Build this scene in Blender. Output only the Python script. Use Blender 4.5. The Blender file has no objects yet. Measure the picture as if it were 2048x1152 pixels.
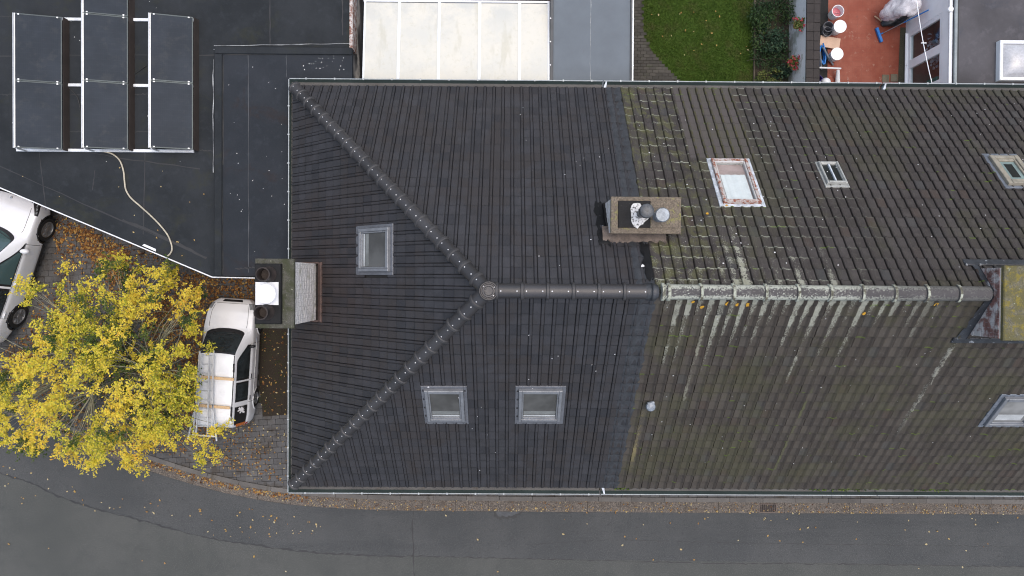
import bpy, bmesh, math, random
import numpy as np
from mathutils import Vector, Matrix
random.seed(7); RNG = np.random.default_rng(7)
SC = bpy.context.scene
COL = SC.collection

# ---------------------------------------------------------------- camera, sky, sun, exposure
CAM_H = 24.6            # the drone hovers this high above the street
FPX = 1409.0            # focal length in pixels of the 2048 wide photograph
ROLL = 0.0061
CAM_Y = 0.267           # the drone hangs a little towards the gardens and looks 0.7 degrees off plumb
NADIR = (1016.0, 558.0) # where the plumb line under the drone meets the photograph
cd = bpy.data.cameras.new('camera'); cam = bpy.data.objects.new('camera', cd); COL.objects.link(cam)
_d = Vector(((NADIR[0] - 1024) / FPX, (576 - NADIR[1]) / FPX, -1)).normalized()
CAM_R = Matrix.Rotation(ROLL, 3, 'Z') @ _d.rotation_difference(Vector((0, 0, -1))).to_matrix()
cam.location = (0, CAM_Y, CAM_H); cam.rotation_euler = CAM_R.to_euler()
cd.sensor_width = 36.0; cd.lens = 36.0 * FPX / 2048.0; cd.clip_end = 2000.0; cd.clip_start = 0.1
SC.camera = cam
world = bpy.data.worlds.new('World'); SC.world = world; world.use_nodes = True
wn = world.node_tree.nodes; wl = world.node_tree.links
sky = wn.new('ShaderNodeTexSky'); sky.sky_type = 'NISHITA'; sky.sun_disc = False
SUN_EL, SUN_AZ = math.radians(79), math.radians(65)     # azimuth clockwise from +Y
sky.sun_elevation = SUN_EL; sky.sun_rotation = SUN_AZ
sky.air_density = 1.25; sky.dust_density = 5.0; sky.ozone_density = 1.0; sky.altitude = 50
wl.new(sky.outputs[0], wn['Background'].inputs[0]); wn['Background'].inputs[1].default_value = 0.15
sd = bpy.data.lights.new('sun', 'SUN'); sun = bpy.data.objects.new('sun', sd); COL.objects.link(sun)
sd.energy = 0.5; sd.angle = math.radians(110); sd.color = (1.0, 0.97, 0.93)
sun.rotation_euler = (math.pi / 2 - SUN_EL, 0, math.pi - SUN_AZ)
SC.view_settings.view_transform = 'Standard'; SC.view_settings.look = 'None'
SC.view_settings.exposure = 0.68; SC.view_settings.gamma = 1.0
SC.view_settings.use_curve_mapping = False
SC.cycles.pixel_filter_type = 'BLACKMAN_HARRIS'; SC.cycles.filter_width = 1.1
SC.cycles.use_denoising = True; SC.cycles.denoiser = 'OPENIMAGEDENOISE'; SC.cycles.denoising_input_passes = 'RGB_ALBEDO_NORMAL'; SC.cycles.denoising_prefilter = 'ACCURATE'

# ---------------------------------------------------------------- helpers
def P(px, py, z=0.0):
    """a point of the photograph (2048 px wide) that lies at height z"""
    w = CAM_R @ Vector((px - 1024.0, 576.0 - py, -FPX))
    t = (z - CAM_H) / w.z
    return Vector((w.x * t, CAM_Y + w.y * t, z))

OFF = {}
def off(o): return OFF.get(o.name, Vector((0, 0, 0))) if o else Vector((0, 0, 0))

def thing(name, label, cat, loc=(0, 0, 0), group=None, rotz=0.0, local=False):
    o = bpy.data.objects.new(name, None); COL.objects.link(o)
    o.empty_display_size = 0.2
    o.location = loc; o.rotation_euler = (0, 0, rotz)
    OFF[o.name] = Vector((0, 0, 0)) if local else Vector(loc)
    o['label'] = label; o['category'] = cat
    if group: o['group'] = group
    return o

def tag(o, label, cat, group=None, kind=None):
    o['label'] = label
    if cat: o['category'] = cat
    if group: o['group'] = group
    if kind: o['kind'] = kind
    return o

class MB:
    """collects faces; build() links them as ONE mesh object"""
    def __init__(s): s.v = []; s.f = []; s.m = []
    def add(s, vs, fs, mi=0, M=None):
        b = len(s.v)
        for p in vs:
            p = Vector(p)
            s.v.append(tuple(M @ p) if M is not None else tuple(p))
        for f in fs: s.f.append(tuple(b + i for i in f)); s.m.append(mi)
        return s
    def box(s, x0, x1, y0, y1, z0, z1, mi=0, M=None, bev=0.0):
        if bev > 0:
            b = bev
            vs = []
            for z, i in ((z0, 0), (z1 - b, 0), (z1, b)):
                vs += [(x0 + i, y0 + i, z), (x1 - i, y0 + i, z), (x1 - i, y1 - i, z), (x0 + i, y1 - i, z)]
            fs = [(3, 2, 1, 0), (8, 9, 10, 11)]
            for k in (0, 4):
                for j in range(4):
                    n = (j + 1) % 4
                    fs.append((k + j, k + n, k + 4 + n, k + 4 + j))
            return s.add(vs, fs, mi, M)
        vs = [(x0, y0, z0), (x1, y0, z0), (x1, y1, z0), (x0, y1, z0), (x0, y0, z1), (x1, y0, z1), (x1, y1, z1), (x0, y1, z1)]
        return s.add(vs, [(3, 2, 1, 0), (4, 5, 6, 7), (0, 1, 5, 4), (1, 2, 6, 5), (2, 3, 7, 6), (3, 0, 4, 7)], mi, M)
    def prism(s, poly, z0, z1, mi=0, M=None):
        n = len(poly)
        a = sum(poly[i][0] * poly[(i + 1) % n][1] - poly[(i + 1) % n][0] * poly[i][1] for i in range(n))
        if a < 0: poly = poly[::-1]
        vs = [(p[0], p[1], z0) for p in poly] + [(p[0], p[1], z1) for p in poly]
        fs = [tuple(range(n))[::-1], tuple(range(n, 2 * n))] + [(i, (i + 1) % n, n + (i + 1) % n, n + i) for i in range(n)]
        return s.add(vs, fs, mi, M)
    def sheet(s, poly, z, mi=0):
        n = len(poly)
        a = sum(poly[i][0] * poly[(i + 1) % n][1] - poly[(i + 1) % n][0] * poly[i][1] for i in range(n))
        if a < 0: poly = poly[::-1]
        return s.add([(p[0], p[1], z) for p in poly], [tuple(range(n))], mi)
    def tube(s, pts, r, n=6, mi=0, cap=True, M=None):
        pts = [Vector(p) for p in pts]
        rs = r if isinstance(r, (list, tuple)) else [r] * len(pts)
        vs = []; fs = []
        up = Vector((0, 0, 1))
        for i, p in enumerate(pts):
            t = (pts[min(i + 1, len(pts) - 1)] - pts[max(i - 1, 0)])
            if t.length < 1e-9: t = Vector((0, 0, 1))
            t.normalize()
            a = t.cross(up)
            if a.length < 0.05: a = t.cross(Vector((1, 0, 0)))
            a.normalize(); b = a.cross(t)
            for k in range(n):
                an = 2 * math.pi * k / n
                vs.append(p + (a * math.cos(an) + b * math.sin(an)) * rs[i])
        for i in range(len(pts) - 1):
            for k in range(n):
                k2 = (k + 1) % n
                fs.append((i * n + k, i * n + k2, (i + 1) * n + k2, (i + 1) * n + k))
        if cap:
            fs.append(tuple(range(n))); fs.append(tuple((len(pts) - 1) * n + k for k in range(n))[::-1])
        return s.add(vs, fs, mi, M)
    def lathe(s, prof, n=20, c=(0, 0, 0), mi=0, M=None, lean=(0, 0)):
        vs = []; fs = []
        for (r, z) in prof:
            for k in range(n):
                a = 2 * math.pi * k / n
                vs.append((c[0] + r * math.cos(a) + lean[0] * z, c[1] + r * math.sin(a) + lean[1] * z, c[2] + z))
        for i in range(len(prof) - 1):
            for k in range(n):
                k2 = (k + 1) % n
                fs.append((i * n + k, i * n + k2, (i + 1) * n + k2, (i + 1) * n + k))
        if prof[0][0] > 1e-4: fs.append(tuple(range(n))[::-1])
        if prof[-1][0] > 1e-4: fs.append(tuple((len(prof) - 1) * n + k for k in range(n)))
        return s.add(vs, fs, mi, M)
    def strip(s, pts, w, z, mi=0, wob=0.0):
        """flat ribbon along pts (xy) at height z"""
        vs = []; fs = []
        for i, p in enumerate(pts):
            a = pts[max(i - 1, 0)]; b = pts[min(i + 1, len(pts) - 1)]
            t = Vector((b[0] - a[0], b[1] - a[1])); t.normalize()
            nx, ny = -t.y, t.x
            ww = (w[i] if isinstance(w, (list, tuple)) else w) * 0.5 * (1 + wob * random.uniform(-1, 1))
            o = wob * random.uniform(-1, 1) * ww
            vs += [(p[0] + nx * (ww + o), p[1] + ny * (ww + o), z), (p[0] - nx * (ww - o), p[1] - ny * (ww - o), z)]
        for i in range(len(pts) - 1): fs.append((2 * i, 2 * i + 1, 2 * i + 3, 2 * i + 2))
        return s.add(vs, fs, mi)
    def build(s, name, mat, parent=None, smooth=False, kind=None):
        me = bpy.data.meshes.new(name)
        o_ = off(parent)
        me.from_pydata([(p[0] - o_.x, p[1] - o_.y, p[2] - o_.z) for p in s.v], [], s.f)
        mats = mat if isinstance(mat, (list, tuple)) else [mat]
        for m in mats: me.materials.append(m)
        if len(mats) > 1: me.polygons.foreach_set('material_index', s.m)
        if smooth == 'auto':
            me.polygons.foreach_set('use_smooth', [True] * len(me.polygons))
            me.set_sharp_from_angle(angle=math.radians(38))
        elif smooth: me.polygons.foreach_set('use_smooth', [True] * len(me.polygons))
        me.update()
        o = bpy.data.objects.new(name, me); COL.objects.link(o)
        if parent: o.parent = parent
        OFF[o.name] = o_
        if kind: o['kind'] = kind
        return o

def resample(pts, step):
    out = []
    for i in range(len(pts) - 1):
        a, b = Vector(pts[i]), Vector(pts[i + 1])
        n = max(1, int(round((b - a).length / step)))
        out += [a.lerp(b, k / n) for k in range(n)]
    out.append(Vector(pts[-1]))
    return out
def catmull(pts, n=8):
    pts = [Vector(p) for p in pts]; out = []
    for i in range(len(pts) - 1):
        p0 = pts[max(i - 1, 0)]; p1 = pts[i]; p2 = pts[i + 1]; p3 = pts[min(i + 2, len(pts) - 1)]
        for k in range(n):
            t = k / n
            out.append(0.5 * ((2 * p1) + (p2 - p0) * t + (2 * p0 - 5 * p1 + 4 * p2 - p3) * t * t + (3 * p1 - p0 - 3 * p2 + p3) * t ** 3))
    out.append(pts[-1]); return out
def inside(pt, poly):
    x, y = pt[0], pt[1]; c = False; j = len(poly) - 1
    for i in range(len(poly)):
        if (poly[i][1] > y) != (poly[j][1] > y) and x < (poly[j][0] - poly[i][0]) * (y - poly[i][1]) / (poly[j][1] - poly[i][1]) + poly[i][0]: c = not c
        j = i
    return c

# ---------------------------------------------------------------- material helper
class G:
    def __init__(s, name):
        s.m = bpy.data.materials.new(name); s.m.use_nodes = True
        s.t = s.m.node_tree; s.b = s.t.nodes['Principled BSDF']
        s._pos = None
    def put(s, sock, v):
        if hasattr(v, 'node'): s.t.links.new(v, sock)
        elif isinstance(v, (tuple, list)) and len(v) == 3 and sock.type == 'RGBA': sock.default_value = (*v, 1)
        else: sock.default_value = v
    def node(s, typ, ins=(), props=None, out=0):
        n = s.t.nodes.new(typ)
        for k, v in (props or {}).items(): setattr(n, k, v)
        for k, v in (ins.items() if isinstance(ins, dict) else enumerate(ins)):
            if v is not None: s.put(n.inputs[k], v)
        return n.outputs[out]
    def pos(s):
        if s._pos is None: s._pos = s.node('ShaderNodeNewGeometry')
        return s._pos
    def island(s): return s.node('ShaderNodeNewGeometry', out='Random Per Island')
    def rnd(s):
        """a random number for each piece, whether it is an object of its own or an island of a joined mesh"""
        a = s.node('ShaderNodeObjectInfo', out='Random')
        return s.math('FRACT', s.math('ADD', s.math('MULTIPLY', a, 7.13), s.island()))
    def math(s, op, a, b=None, c=None, clamp=False):
        return s.node('ShaderNodeMath', [a, b, c], {'operation': op, 'use_clamp': clamp})
    def add(s, a, b): return s.math('ADD', a, b)
    def mul(s, a, b): return s.math('MULTIPLY', a, b)
    def sub(s, a, b): return s.math('SUBTRACT', a, b)
    def step(s, x, a, b):
        n = s.node('ShaderNodeMapRange', {'Value': x, 'From Min': a, 'From Max': b}, {'interpolation_type': 'SMOOTHSTEP'})
        return n
    def noise(s, scale, detail=3, rough=0.6, vec=None, dist=0.0):
        return s.node('ShaderNodeTexNoise', {'Vector': vec if vec is not None else s.pos(), 'Scale': scale, 'Detail': detail, 'Roughness': rough, 'Distortion': dist})
    def scale(s, v, k):
        return s.node('ShaderNodeVectorMath', [v, k], {'operation': 'MULTIPLY'})
    def sep(s, v=None):
        n = s.t.nodes.new('ShaderNodeSeparateXYZ'); s.put(n.inputs[0], v if v is not None else s.pos())
        return n.outputs
    def uv(s):
        n = s.t.nodes.new('ShaderNodeUVMap'); n.uv_map = 'UVMap'
        return s.sep(n.outputs[0])
    def mix(s, f, a, b, blend='MIX'):
        n = s.t.nodes.new('ShaderNodeMix'); n.data_type = 'RGBA'; n.blend_type = blend; n.clamp_factor = True
        s.put(n.inputs[0], f); s.put(n.inputs[6], a); s.put(n.inputs[7], b)
        return n.outputs[2]
    def ramp(s, f, stops):
        n = s.t.nodes.new('ShaderNodeValToRGB'); s.put(n.inputs[0], f)
        e = n.color_ramp.elements
        while len(e) < len(stops): e.new(0.5)
        for i, (p, c) in enumerate(stops): e[i].position = p; e[i].color = (*c, 1)
        return n.outputs[0]
    def bump(s, h, strength=0.3, dist=0.01):
        s.t.links.new(s.node('ShaderNodeBump', {'Height': h, 'Strength': strength, 'Distance': dist}), s.b.inputs['Normal'])
    def done(s, col, rough=0.7, metal=0.0, spec=None):
        s.put(s.b.inputs['Base Color'], col); s.put(s.b.inputs['Roughness'], rough); s.put(s.b.inputs['Metallic'], metal)
        if spec is not None: s.put(s.b.inputs['Specular IOR Level'], spec)
        return s.m

def plain(name, col, rough=0.6, metal=0.0, var=0.25, scale=3.0, fine=60.0, bump=0.0, dirt=None, dirt_at=(0.55, 0.75), dirt_scale=2.0, piece=0.0, spec=None):
    """one colour with cloudy and fine variation, optional dirt and per-piece change"""
    g = G(name)
    f = g.add(g.mul(g.noise(scale, 4), 0.6), g.mul(g.noise(fine, 2), 0.4))
    lo = tuple(c * (1 - var) for c in col); hi = tuple(min(1, c * (1 + var)) for c in col)
    c = g.mix(g.step(f, 0.3, 0.7), lo, hi)
    if piece > 0:
        r = g.rnd()
        c = g.mix(r, g.mix(piece, c, (0.0, 0.0, 0.0)), g.mix(piece * 0.5, c, tuple(min(1, v * 2 + 0.02) for v in col)))
    if dirt is not None:
        c = g.mix(g.step(g.noise(dirt_scale, 6, 0.65, dist=0.4), *dirt_at), c, dirt)
    if bump > 0: g.bump(g.noise(fine, 3), bump, 0.01)
    return g.done(c, rough, metal, spec)

# ---------------------------------------------------------------- materials
M = {}
def roof_paint():
    """freshly coated dark tiles, dusty brown towards the chimney and in patches"""
    g = G('coated_tile')
    x, y, z = g.sep()
    n1 = g.noise(0.45, 4, 0.6); n2 = g.noise(2.5, 5, 0.65); n3 = g.noise(45, 2)
    c = g.mix(g.step(n2, 0.35, 0.68), (0.0274, 0.0266, 0.0284), (0.0383, 0.0374, 0.0410))
    c = g.mix(g.mul(g.step(g.noise(0.5, 6, 0.72, dist=0.4), 0.45, 0.58), 0.9), c, (0.0315, 0.0270, 0.0257))
    c = g.mix(g.mul(g.step(g.noise(3.2, 6, 0.75, dist=0.6), 0.58, 0.70), 0.55), c, (0.0162, 0.0153, 0.0158))
    c = g.mix(g.mul(g.step(g.noise(5.0, 5, 0.75), 0.62, 0.72), 0.35), c, (0.0558, 0.0513, 0.0486))
    west = g.step(x, -2.6, -5.6)
    near = g.math('MULTIPLY', west, g.step(g.math('ABSOLUTE', y), 3.6, 0.6))
    c = g.mix(g.mul(near, g.step(n2, 0.25, 0.55)), c, (0.0360, 0.0270, 0.0248))
    c = g.mix(g.mul(g.rnd(), 0.36), c, (0.0471, 0.0482, 0.0552))
    c = g.mix(g.mul(g.step(g.rnd(), 0.72, 1.0), 0.5), c, (0.0138, 0.0138, 0.0163))
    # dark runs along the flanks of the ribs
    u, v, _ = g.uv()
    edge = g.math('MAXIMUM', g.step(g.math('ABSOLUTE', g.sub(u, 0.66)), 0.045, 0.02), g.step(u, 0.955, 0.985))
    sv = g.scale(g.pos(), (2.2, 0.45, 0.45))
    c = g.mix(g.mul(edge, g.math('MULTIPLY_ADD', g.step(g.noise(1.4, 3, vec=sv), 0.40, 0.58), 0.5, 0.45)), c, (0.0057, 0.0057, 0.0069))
    c = g.mix(g.mul(g.step(v, 0.085, 0.03), g.math('MULTIPLY_ADD', g.step(g.noise(1.7, 4, 0.7), 0.35, 0.65), 0.60, 0.22)), c, (0.0076, 0.0076, 0.0082))  # lap shadow painted as a broken dark band at each tile tail
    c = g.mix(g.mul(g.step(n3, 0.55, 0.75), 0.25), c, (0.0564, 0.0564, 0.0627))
    g.bump(g.add(n3, g.noise(140, 2)), 0.25, 0.006)
    return g.done(c, g.math('MULTIPLY_ADD', n2, 0.25, 0.34), spec=0.4)

def old_tile():
    """unpainted concrete tiles: grey brown, algae on the street side, pale lichen running down from the ridge"""
    g = G('weathered_tile')
    x, y, z = g.sep(); u, v, _ = g.uv(); r = g.rnd()
    n2 = g.noise(1.2, 5, 0.65); nf = g.noise(38, 4, 0.7); nm = g.noise(9, 4, 0.65); nl = g.noise(2.6, 5, 0.7, dist=0.5)
    street = g.step(y, 0.05, -0.05)
    base_n = g.mix(g.step(n2, 0.35, 0.65), (0.043, 0.038, 0.0365), (0.060, 0.054, 0.052))
    base_s = g.mix(g.step(n2, 0.35, 0.65), (0.058, 0.050, 0.041), (0.075, 0.066, 0.055))
    c = g.mix(street, base_n, base_s)
    c = g.mix(g.mul(g.step(r, 0.2, 1.0), 0.5), c, (0.034, 0.030, 0.0275))
    c = g.mix(g.mul(g.step(r, 0.93, 0.99), 0.35), c, (0.078, 0.054, 0.042))
    c = g.mix(g.mul(g.step(r, 0.10, 0.0), 0.4), c, (0.050, 0.057, 0.058))
    c = g.mix(g.mul(g.step(nm, 0.48, 0.75), 0.55), c, (0.082, 0.076, 0.068))
    c = g.mix(g.mul(g.step(nf, 0.52, 0.75), 0.35), c, (0.10, 0.095, 0.085))
    # a block of newer, paler tiles between the large roof window and the garden eave
    newer = g.mul(g.mul(g.step(x, NEWER[0] - 0.02, NEWER[0] + 0.02), g.step(x, NEWER[1] + 0.02, NEWER[1] - 0.02)), g.step(y, NEWER[2], NEWER[2] + 0.1))
    c = g.mix(g.mul(newer, 0.75), c, (0.088, 0.078, 0.075))
    c = g.mix(g.mul(g.mul(newer, g.step(u, 0.62, 0.8)), g.step(nm, 0.42, 0.6)), c, (0.075, 0.072, 0.028))
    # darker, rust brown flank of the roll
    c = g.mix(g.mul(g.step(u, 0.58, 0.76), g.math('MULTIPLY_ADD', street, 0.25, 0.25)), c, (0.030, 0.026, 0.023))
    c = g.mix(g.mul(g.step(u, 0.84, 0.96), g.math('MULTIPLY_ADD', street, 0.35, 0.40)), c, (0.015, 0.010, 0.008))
    # algae in clouds
    alg = g.mul(g.step(g.noise(0.55, 5, 0.7), 0.46, 0.64), g.math('MULTIPLY_ADD', street, 0.12, 0.30))
    c = g.mix(alg, c, (0.066, 0.068, 0.032))
    lap_shade = g.mul(g.step(v, 0.085, 0.03), g.mul(g.math('MULTIPLY_ADD', g.noise(4.0, 3), 0.9, 0.15), g.math('MULTIPLY_ADD', street, -0.45, 1.0)))  # step shadow of the laps put into the colour, weaker on the street side
    c = g.mix(lap_shade, c, (0.013, 0.011, 0.0095))
    # lichen running down from the ridge on the street side: full width at the top, thinning out, each column its own length
    colid = g.math('FLOOR', g.math('DIVIDE', g.sub(x, 3.33), 0.25))
    wn_ = g.node('ShaderNodeTexWhiteNoise', {'W': colid}, {'noise_dimensions': '1D'})
    length = g.math('MULTIPLY_ADD', g.math('POWER', wn_, 2.4), 2.0, 0.80)
    length = g.mul(length, g.math('MULTIPLY_ADD', nl, 0.9, 0.55))
    zone = g.mul(g.step(g.add(x, nl), 3.9, 4.6), g.step(g.add(x, g.mul(nl, 2.0)), 11.6, 9.0))
    fall = g.math('SUBTRACT', 1.0, g.math('DIVIDE', g.math('ABSOLUTE', y), length), clamp=True)
    wid = g.math('MULTIPLY_ADD', g.math('POWER', fall, 1.5), 0.42, 0.035)
    pan = g.step(g.sub(g.math('ABSOLUTE', g.sub(g.add(u, g.mul(g.sub(nm, 0.5), 0.55)), 0.14)), wid), 0.08, -0.02)
    sp = g.step(g.add(g.add(nf, g.mul(fall, 0.34)), g.mul(g.sub(r, 0.5), 0.24)), 0.62, 0.78)
    runs = g.mul(g.mul(g.mul(sp, zone), g.mul(pan, street)), g.step(fall, 0.0, 0.3))
    c = g.mix(g.mul(runs, 0.72), c, g.mix(nm, (0.24, 0.25, 0.20), (0.46, 0.475, 0.40)))
    # garden side: white tile edges and crust, fading irregularly away from the party line and thick above the ridge
    fade = g.step(g.add(x, g.mul(g.sub(nl, 0.5), 7.0)), 10.5, 4.5)
    gz = g.mul(g.mul(g.sub(1.0, street), fade), g.sub(1.0, g.mul(newer, 0.9)))
    edge = g.mul(g.step(g.add(v, g.mul(g.sub(nm, 0.5), 0.22)), 0.12, 0.02), g.step(g.add(g.add(nl, g.mul(g.sub(nf, 0.5), 0.5)), g.mul(g.sub(r, 0.5), 0.30)), 0.42, 0.62))
    c = g.mix(g.mul(g.mul(edge, gz), 0.85), c, (0.42, 0.44, 0.36))
    near_r = g.mul(g.step(y, 1.9, 0.15), g.step(g.add(x, g.mul(g.sub(nl, 0.5), 4.0)), 11.0, 6.0))
    near_c = g.mul(g.step(x, 6.8, 3.6), 0.72)
    cid2 = g.math('FLOOR', g.math('DIVIDE', g.sub(x, 3.33), 0.25))
    wn2 = g.node('ShaderNodeTexWhiteNoise', {'W': g.add(cid2, 71.3)}, {'noise_dimensions': '1D'})
    colm = g.math('MULTIPLY_ADD', g.step(wn2, 0.35, 0.95), 0.75, 0.25)
    flank = g.math('MULTIPLY_ADD', g.step(g.math('ABSOLUTE', g.sub(u, 0.55)), 0.40, 0.08), 0.6, 0.4)
    patchy = g.mul(g.mul(colm, flank), g.math('MULTIPLY_ADD', g.step(v, 0.9, 0.1), 0.5, 0.6))
    crust = g.step(g.add(nf, g.mul(patchy, g.add(g.mul(g.mul(near_r, g.math('MULTIPLY_ADD', g.step(nl, 0.35, 0.65), 0.8, 0.3)), 0.52), g.mul(g.mul(near_c, fade), g.mul(nl, 0.80))))), 0.68, 0.76)
    c = g.mix(g.mul(g.mul(crust, g.math('MAXIMUM', gz, g.mul(near_r, g.sub(1.0, street)))), 0.8), c, g.mix(nm, (0.26, 0.27, 0.20), (0.48, 0.49, 0.42)))
    c = g.mix(g.mul(g.mul(g.step(nl, 0.46, 0.62), gz), g.mul(g.step(x, 7.5, 3.4), 0.6)), c, (0.100, 0.102, 0.040))
    # bright moss sitting in a few of the laps
    moss = g.mul(g.step(v, 0.11, 0.05), g.step(g.noise(2.1, 2), 0.62, 0.66))
    c = g.mix(g.mul(moss, 0.7), c, (0.11, 0.17, 0.02))
    # lime runs: below the far chimney and below the vent pipe
    for x0, w0, y0, y1, cl in ((STAIN[0], 0.085, -1.2, -3.6, (0.30, 0.30, 0.25)), (STAIN[1], 0.075, -3.3, -5.0, (0.22, 0.19, 0.09)),
                               (STAIN[2], 0.06, -2.6, -5.6, (0.095, 0.10, 0.05)), (STAIN[3], 0.05, -1.0, -3.0, (0.23, 0.23, 0.18))):
        dd = g.step(g.math('ABSOLUTE', g.sub(g.add(x, g.mul(g.sub(nm, 0.5), 0.16)), x0)), w0, w0 * 0.4)
        yy = g.mul(g.step(y, y0 + 0.2, y0 - 0.2), g.step(y, y1 - 0.6, y1 + 0.6))
        c = g.mix(g.mul(g.mul(dd, yy), g.mul(g.step(g.add(nf, g.mul(g.sub(r, 0.5), 0.3)), 0.42, 0.6), 0.75)), c, cl)
    g.bump(g.add(nf, g.mul(runs, 0.6)), 0.5, 0.01)
    return g.done(c, 0.8, spec=0.22)

def lichen_ridge():
    g = G('lichen_ridge')
    x, y, z = g.sep(); nf = g.noise(26, 5, 0.7); n2 = g.noise(1.6, 3)
    c = g.mix(n2, (0.040, 0.036, 0.036), (0.075, 0.070, 0.070))
    top = g.step(z, 8.955, 8.90)
    w = g.mul(g.step(x, 10.2, 6.8), 1.0)
    m = g.step(g.add(nf, g.add(g.mul(top, 0.20), g.mul(g.step(n2, 0.4, 0.7), 0.06))), 0.60, 0.70)
    c = g.mix(g.mul(m, g.math('MULTIPLY_ADD', w, 0.75, 0.12)), c, (0.42, 0.44, 0.37))
    c = g.mix(g.mul(g.step(z, 8.80, 8.75), g.step(g.noise(5, 3), 0.45, 0.6)), c, (0.12, 0.14, 0.03))
    g.bump(nf, 0.5, 0.008)
    return g.done(c, 0.75)

def asphalt():
    g = G('asphalt')
    n1 = g.noise(0.35, 5, 0.6); n2 = g.noise(2.2, 5, 0.7); nf = g.noise(30, 3, 0.85); n3 = g.noise(13, 5, 0.8)
    c = g.mix(g.step(n1, 0.35, 0.65), (0.0493, 0.0528, 0.0537), (0.0640, 0.0667, 0.0667))
    c = g.mix(g.mul(g.step(n2, 0.45, 0.7), 0.4), c, (0.0442, 0.0476, 0.0476))
    # wheel tracks and run-off drawn out along the street
    c = g.mix(g.mul(g.step(g.noise(0.9, 5, 0.7, vec=g.scale(g.pos(), (0.10, 1.0, 1.0))), 0.50, 0.66), 0.5), c, (0.0407, 0.0442, 0.0459))
    c = g.mix(g.mul(g.step(g.noise(1.3, 6, 0.75, dist=0.8), 0.62, 0.72), 0.55), c, (0.0313, 0.0330, 0.0337))
    c = g.mix(g.mul(g.step(nf, 0.50, 0.70), 0.55), c, (0.1472, 0.1472, 0.1386))
    c = g.mix(g.mul(g.step(n3, 0.52, 0.66), 0.5), c, (0.0242, 0.0251, 0.0269))
    g.bump(g.add(nf, n3), 0.8, 0.008)
    return g.done(c, 0.78, spec=0.25)

def membrane(name, a, b, stain=None):
    g = G(name)
    n1 = g.noise(0.5, 5, 0.65); n2 = g.noise(3.0, 5, 0.7); nf = g.noise(70, 2)
    c = g.mix(g.step(n1, 0.35, 0.65), a, b)
    c = g.mix(g.mul(g.step(n2, 0.5, 0.72), 0.4), c, tuple(v * 1.5 for v in b))
    if stain: c = g.mix(g.mul(g.step(g.noise(0.7, 6, 0.7, dist=0.6), 0.52, 0.68), 0.55), c, stain)
    c = g.mix(g.mul(g.step(nf, 0.62, 0.75), 0.25), c, (0.12, 0.12, 0.12))
    g.bump(g.noise(6, 4), 0.12, 0.02)
    return g.done(c, g.math('MULTIPLY_ADD', n2, 0.25, 0.6), spec=0.14)

def moss_slab(name, base, green, lo=0.42, hi=0.62, green2=None):
    g = G(name)
    n = g.noise(3.2, 6, 0.7); nf = g.noise(34, 4, 0.7)
    c = g.mix(g.step(nf, 0.35, 0.7), tuple(v * 0.6 for v in base), tuple(v * 1.3 for v in base))
    c = g.mix(g.mul(g.step(g.add(n, g.mul(g.sub(nf, 0.5), 0.35)), lo, hi), 0.9), c, green)
    if green2: c = g.mix(g.mul(g.step(g.noise(6.5, 5, 0.75), 0.50, 0.62), 0.9), c, green2)
    c = g.mix(g.mul(g.step(g.noise(15, 3), 0.66, 0.70), 0.6), c, (0.34, 0.36, 0.27))
    g.bump(nf, 0.8, 0.02)
    return g.done(c, 0.9, spec=0.2)

def leaf_mat(name, stops, trans=0.25, patch=None):
    g = G(name)
    r = g.island()
    if patch is not None: r = g.add(g.mul(r, 0.55), g.mul(g.step(g.noise(patch, 3), 0.32, 0.68), 0.45))
    c = g.ramp(r, stops)
    g.put(g.b.inputs['Base Color'], c); g.b.inputs['Roughness'].default_value = 0.55
    g.put(g.b.inputs['Specular IOR Level'], 0.3)
    if trans > 0:
        tr = g.t.nodes.new('ShaderNodeBsdfTranslucent'); g.put(tr.inputs[0], c)
        mx = g.t.nodes.new('ShaderNodeMixShader'); mx.inputs[0].default_value = trans
        g.t.links.new(g.b.outputs[0], mx.inputs[1]); g.t.links.new(tr.outputs[0], mx.inputs[2])
        g.t.links.new(mx.outputs[0], g.t.nodes['Material Output'].inputs[0])
    return g.m

def glass(name, col, rough=0.06, tint=None):
    g = G(name)
    c = g.mix(g.step(g.noise(1.1, 3), 0.35, 0.65), tuple(v * 0.75 for v in col), tuple(v * 1.25 for v in col))
    return g.done(c, rough, 0.0, 0.7)

def clear_glass(name, tint=(0.9, 0.95, 0.95), mixf=0.25):
    g = G(name)
    tb = g.t.nodes.new('ShaderNodeBsdfTransparent'); tb.inputs[0].default_value = (*tint, 1)
    gl = g.t.nodes.new('ShaderNodeBsdfGlossy'); gl.inputs['Roughness'].default_value = 0.03
    fr = g.t.nodes.new('ShaderNodeFresnel'); fr.inputs[0].default_value = 1.5
    mx = g.t.nodes.new('ShaderNodeMixShader')
    g.t.links.new(g.mul(g.math('MAXIMUM', fr.outputs[0], mixf), g.sub(1.0, g.node('ShaderNodeNewGeometry', out='Backfacing'))), mx.inputs[0])
    g.t.links.new(tb.outputs[0], mx.inputs[1]); g.t.links.new(gl.outputs[0], mx.inputs[2])
    g.t.links.new(mx.outputs[0], g.t.nodes['Material Output'].inputs[0])
    return g.m

def car_paint():
    g = G('white_car_paint')
    c = g.mix(g.step(g.noise(2.0, 4), 0.4, 0.7), (0.74, 0.755, 0.77), (0.68, 0.695, 0.71))
    m = g.done(c, 0.28, 0.0, 0.5)
    g.b.inputs['Coat Weight'].default_value = 0.6; g.b.inputs['Coat Roughness'].default_value = 0.08
    return m

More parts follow.
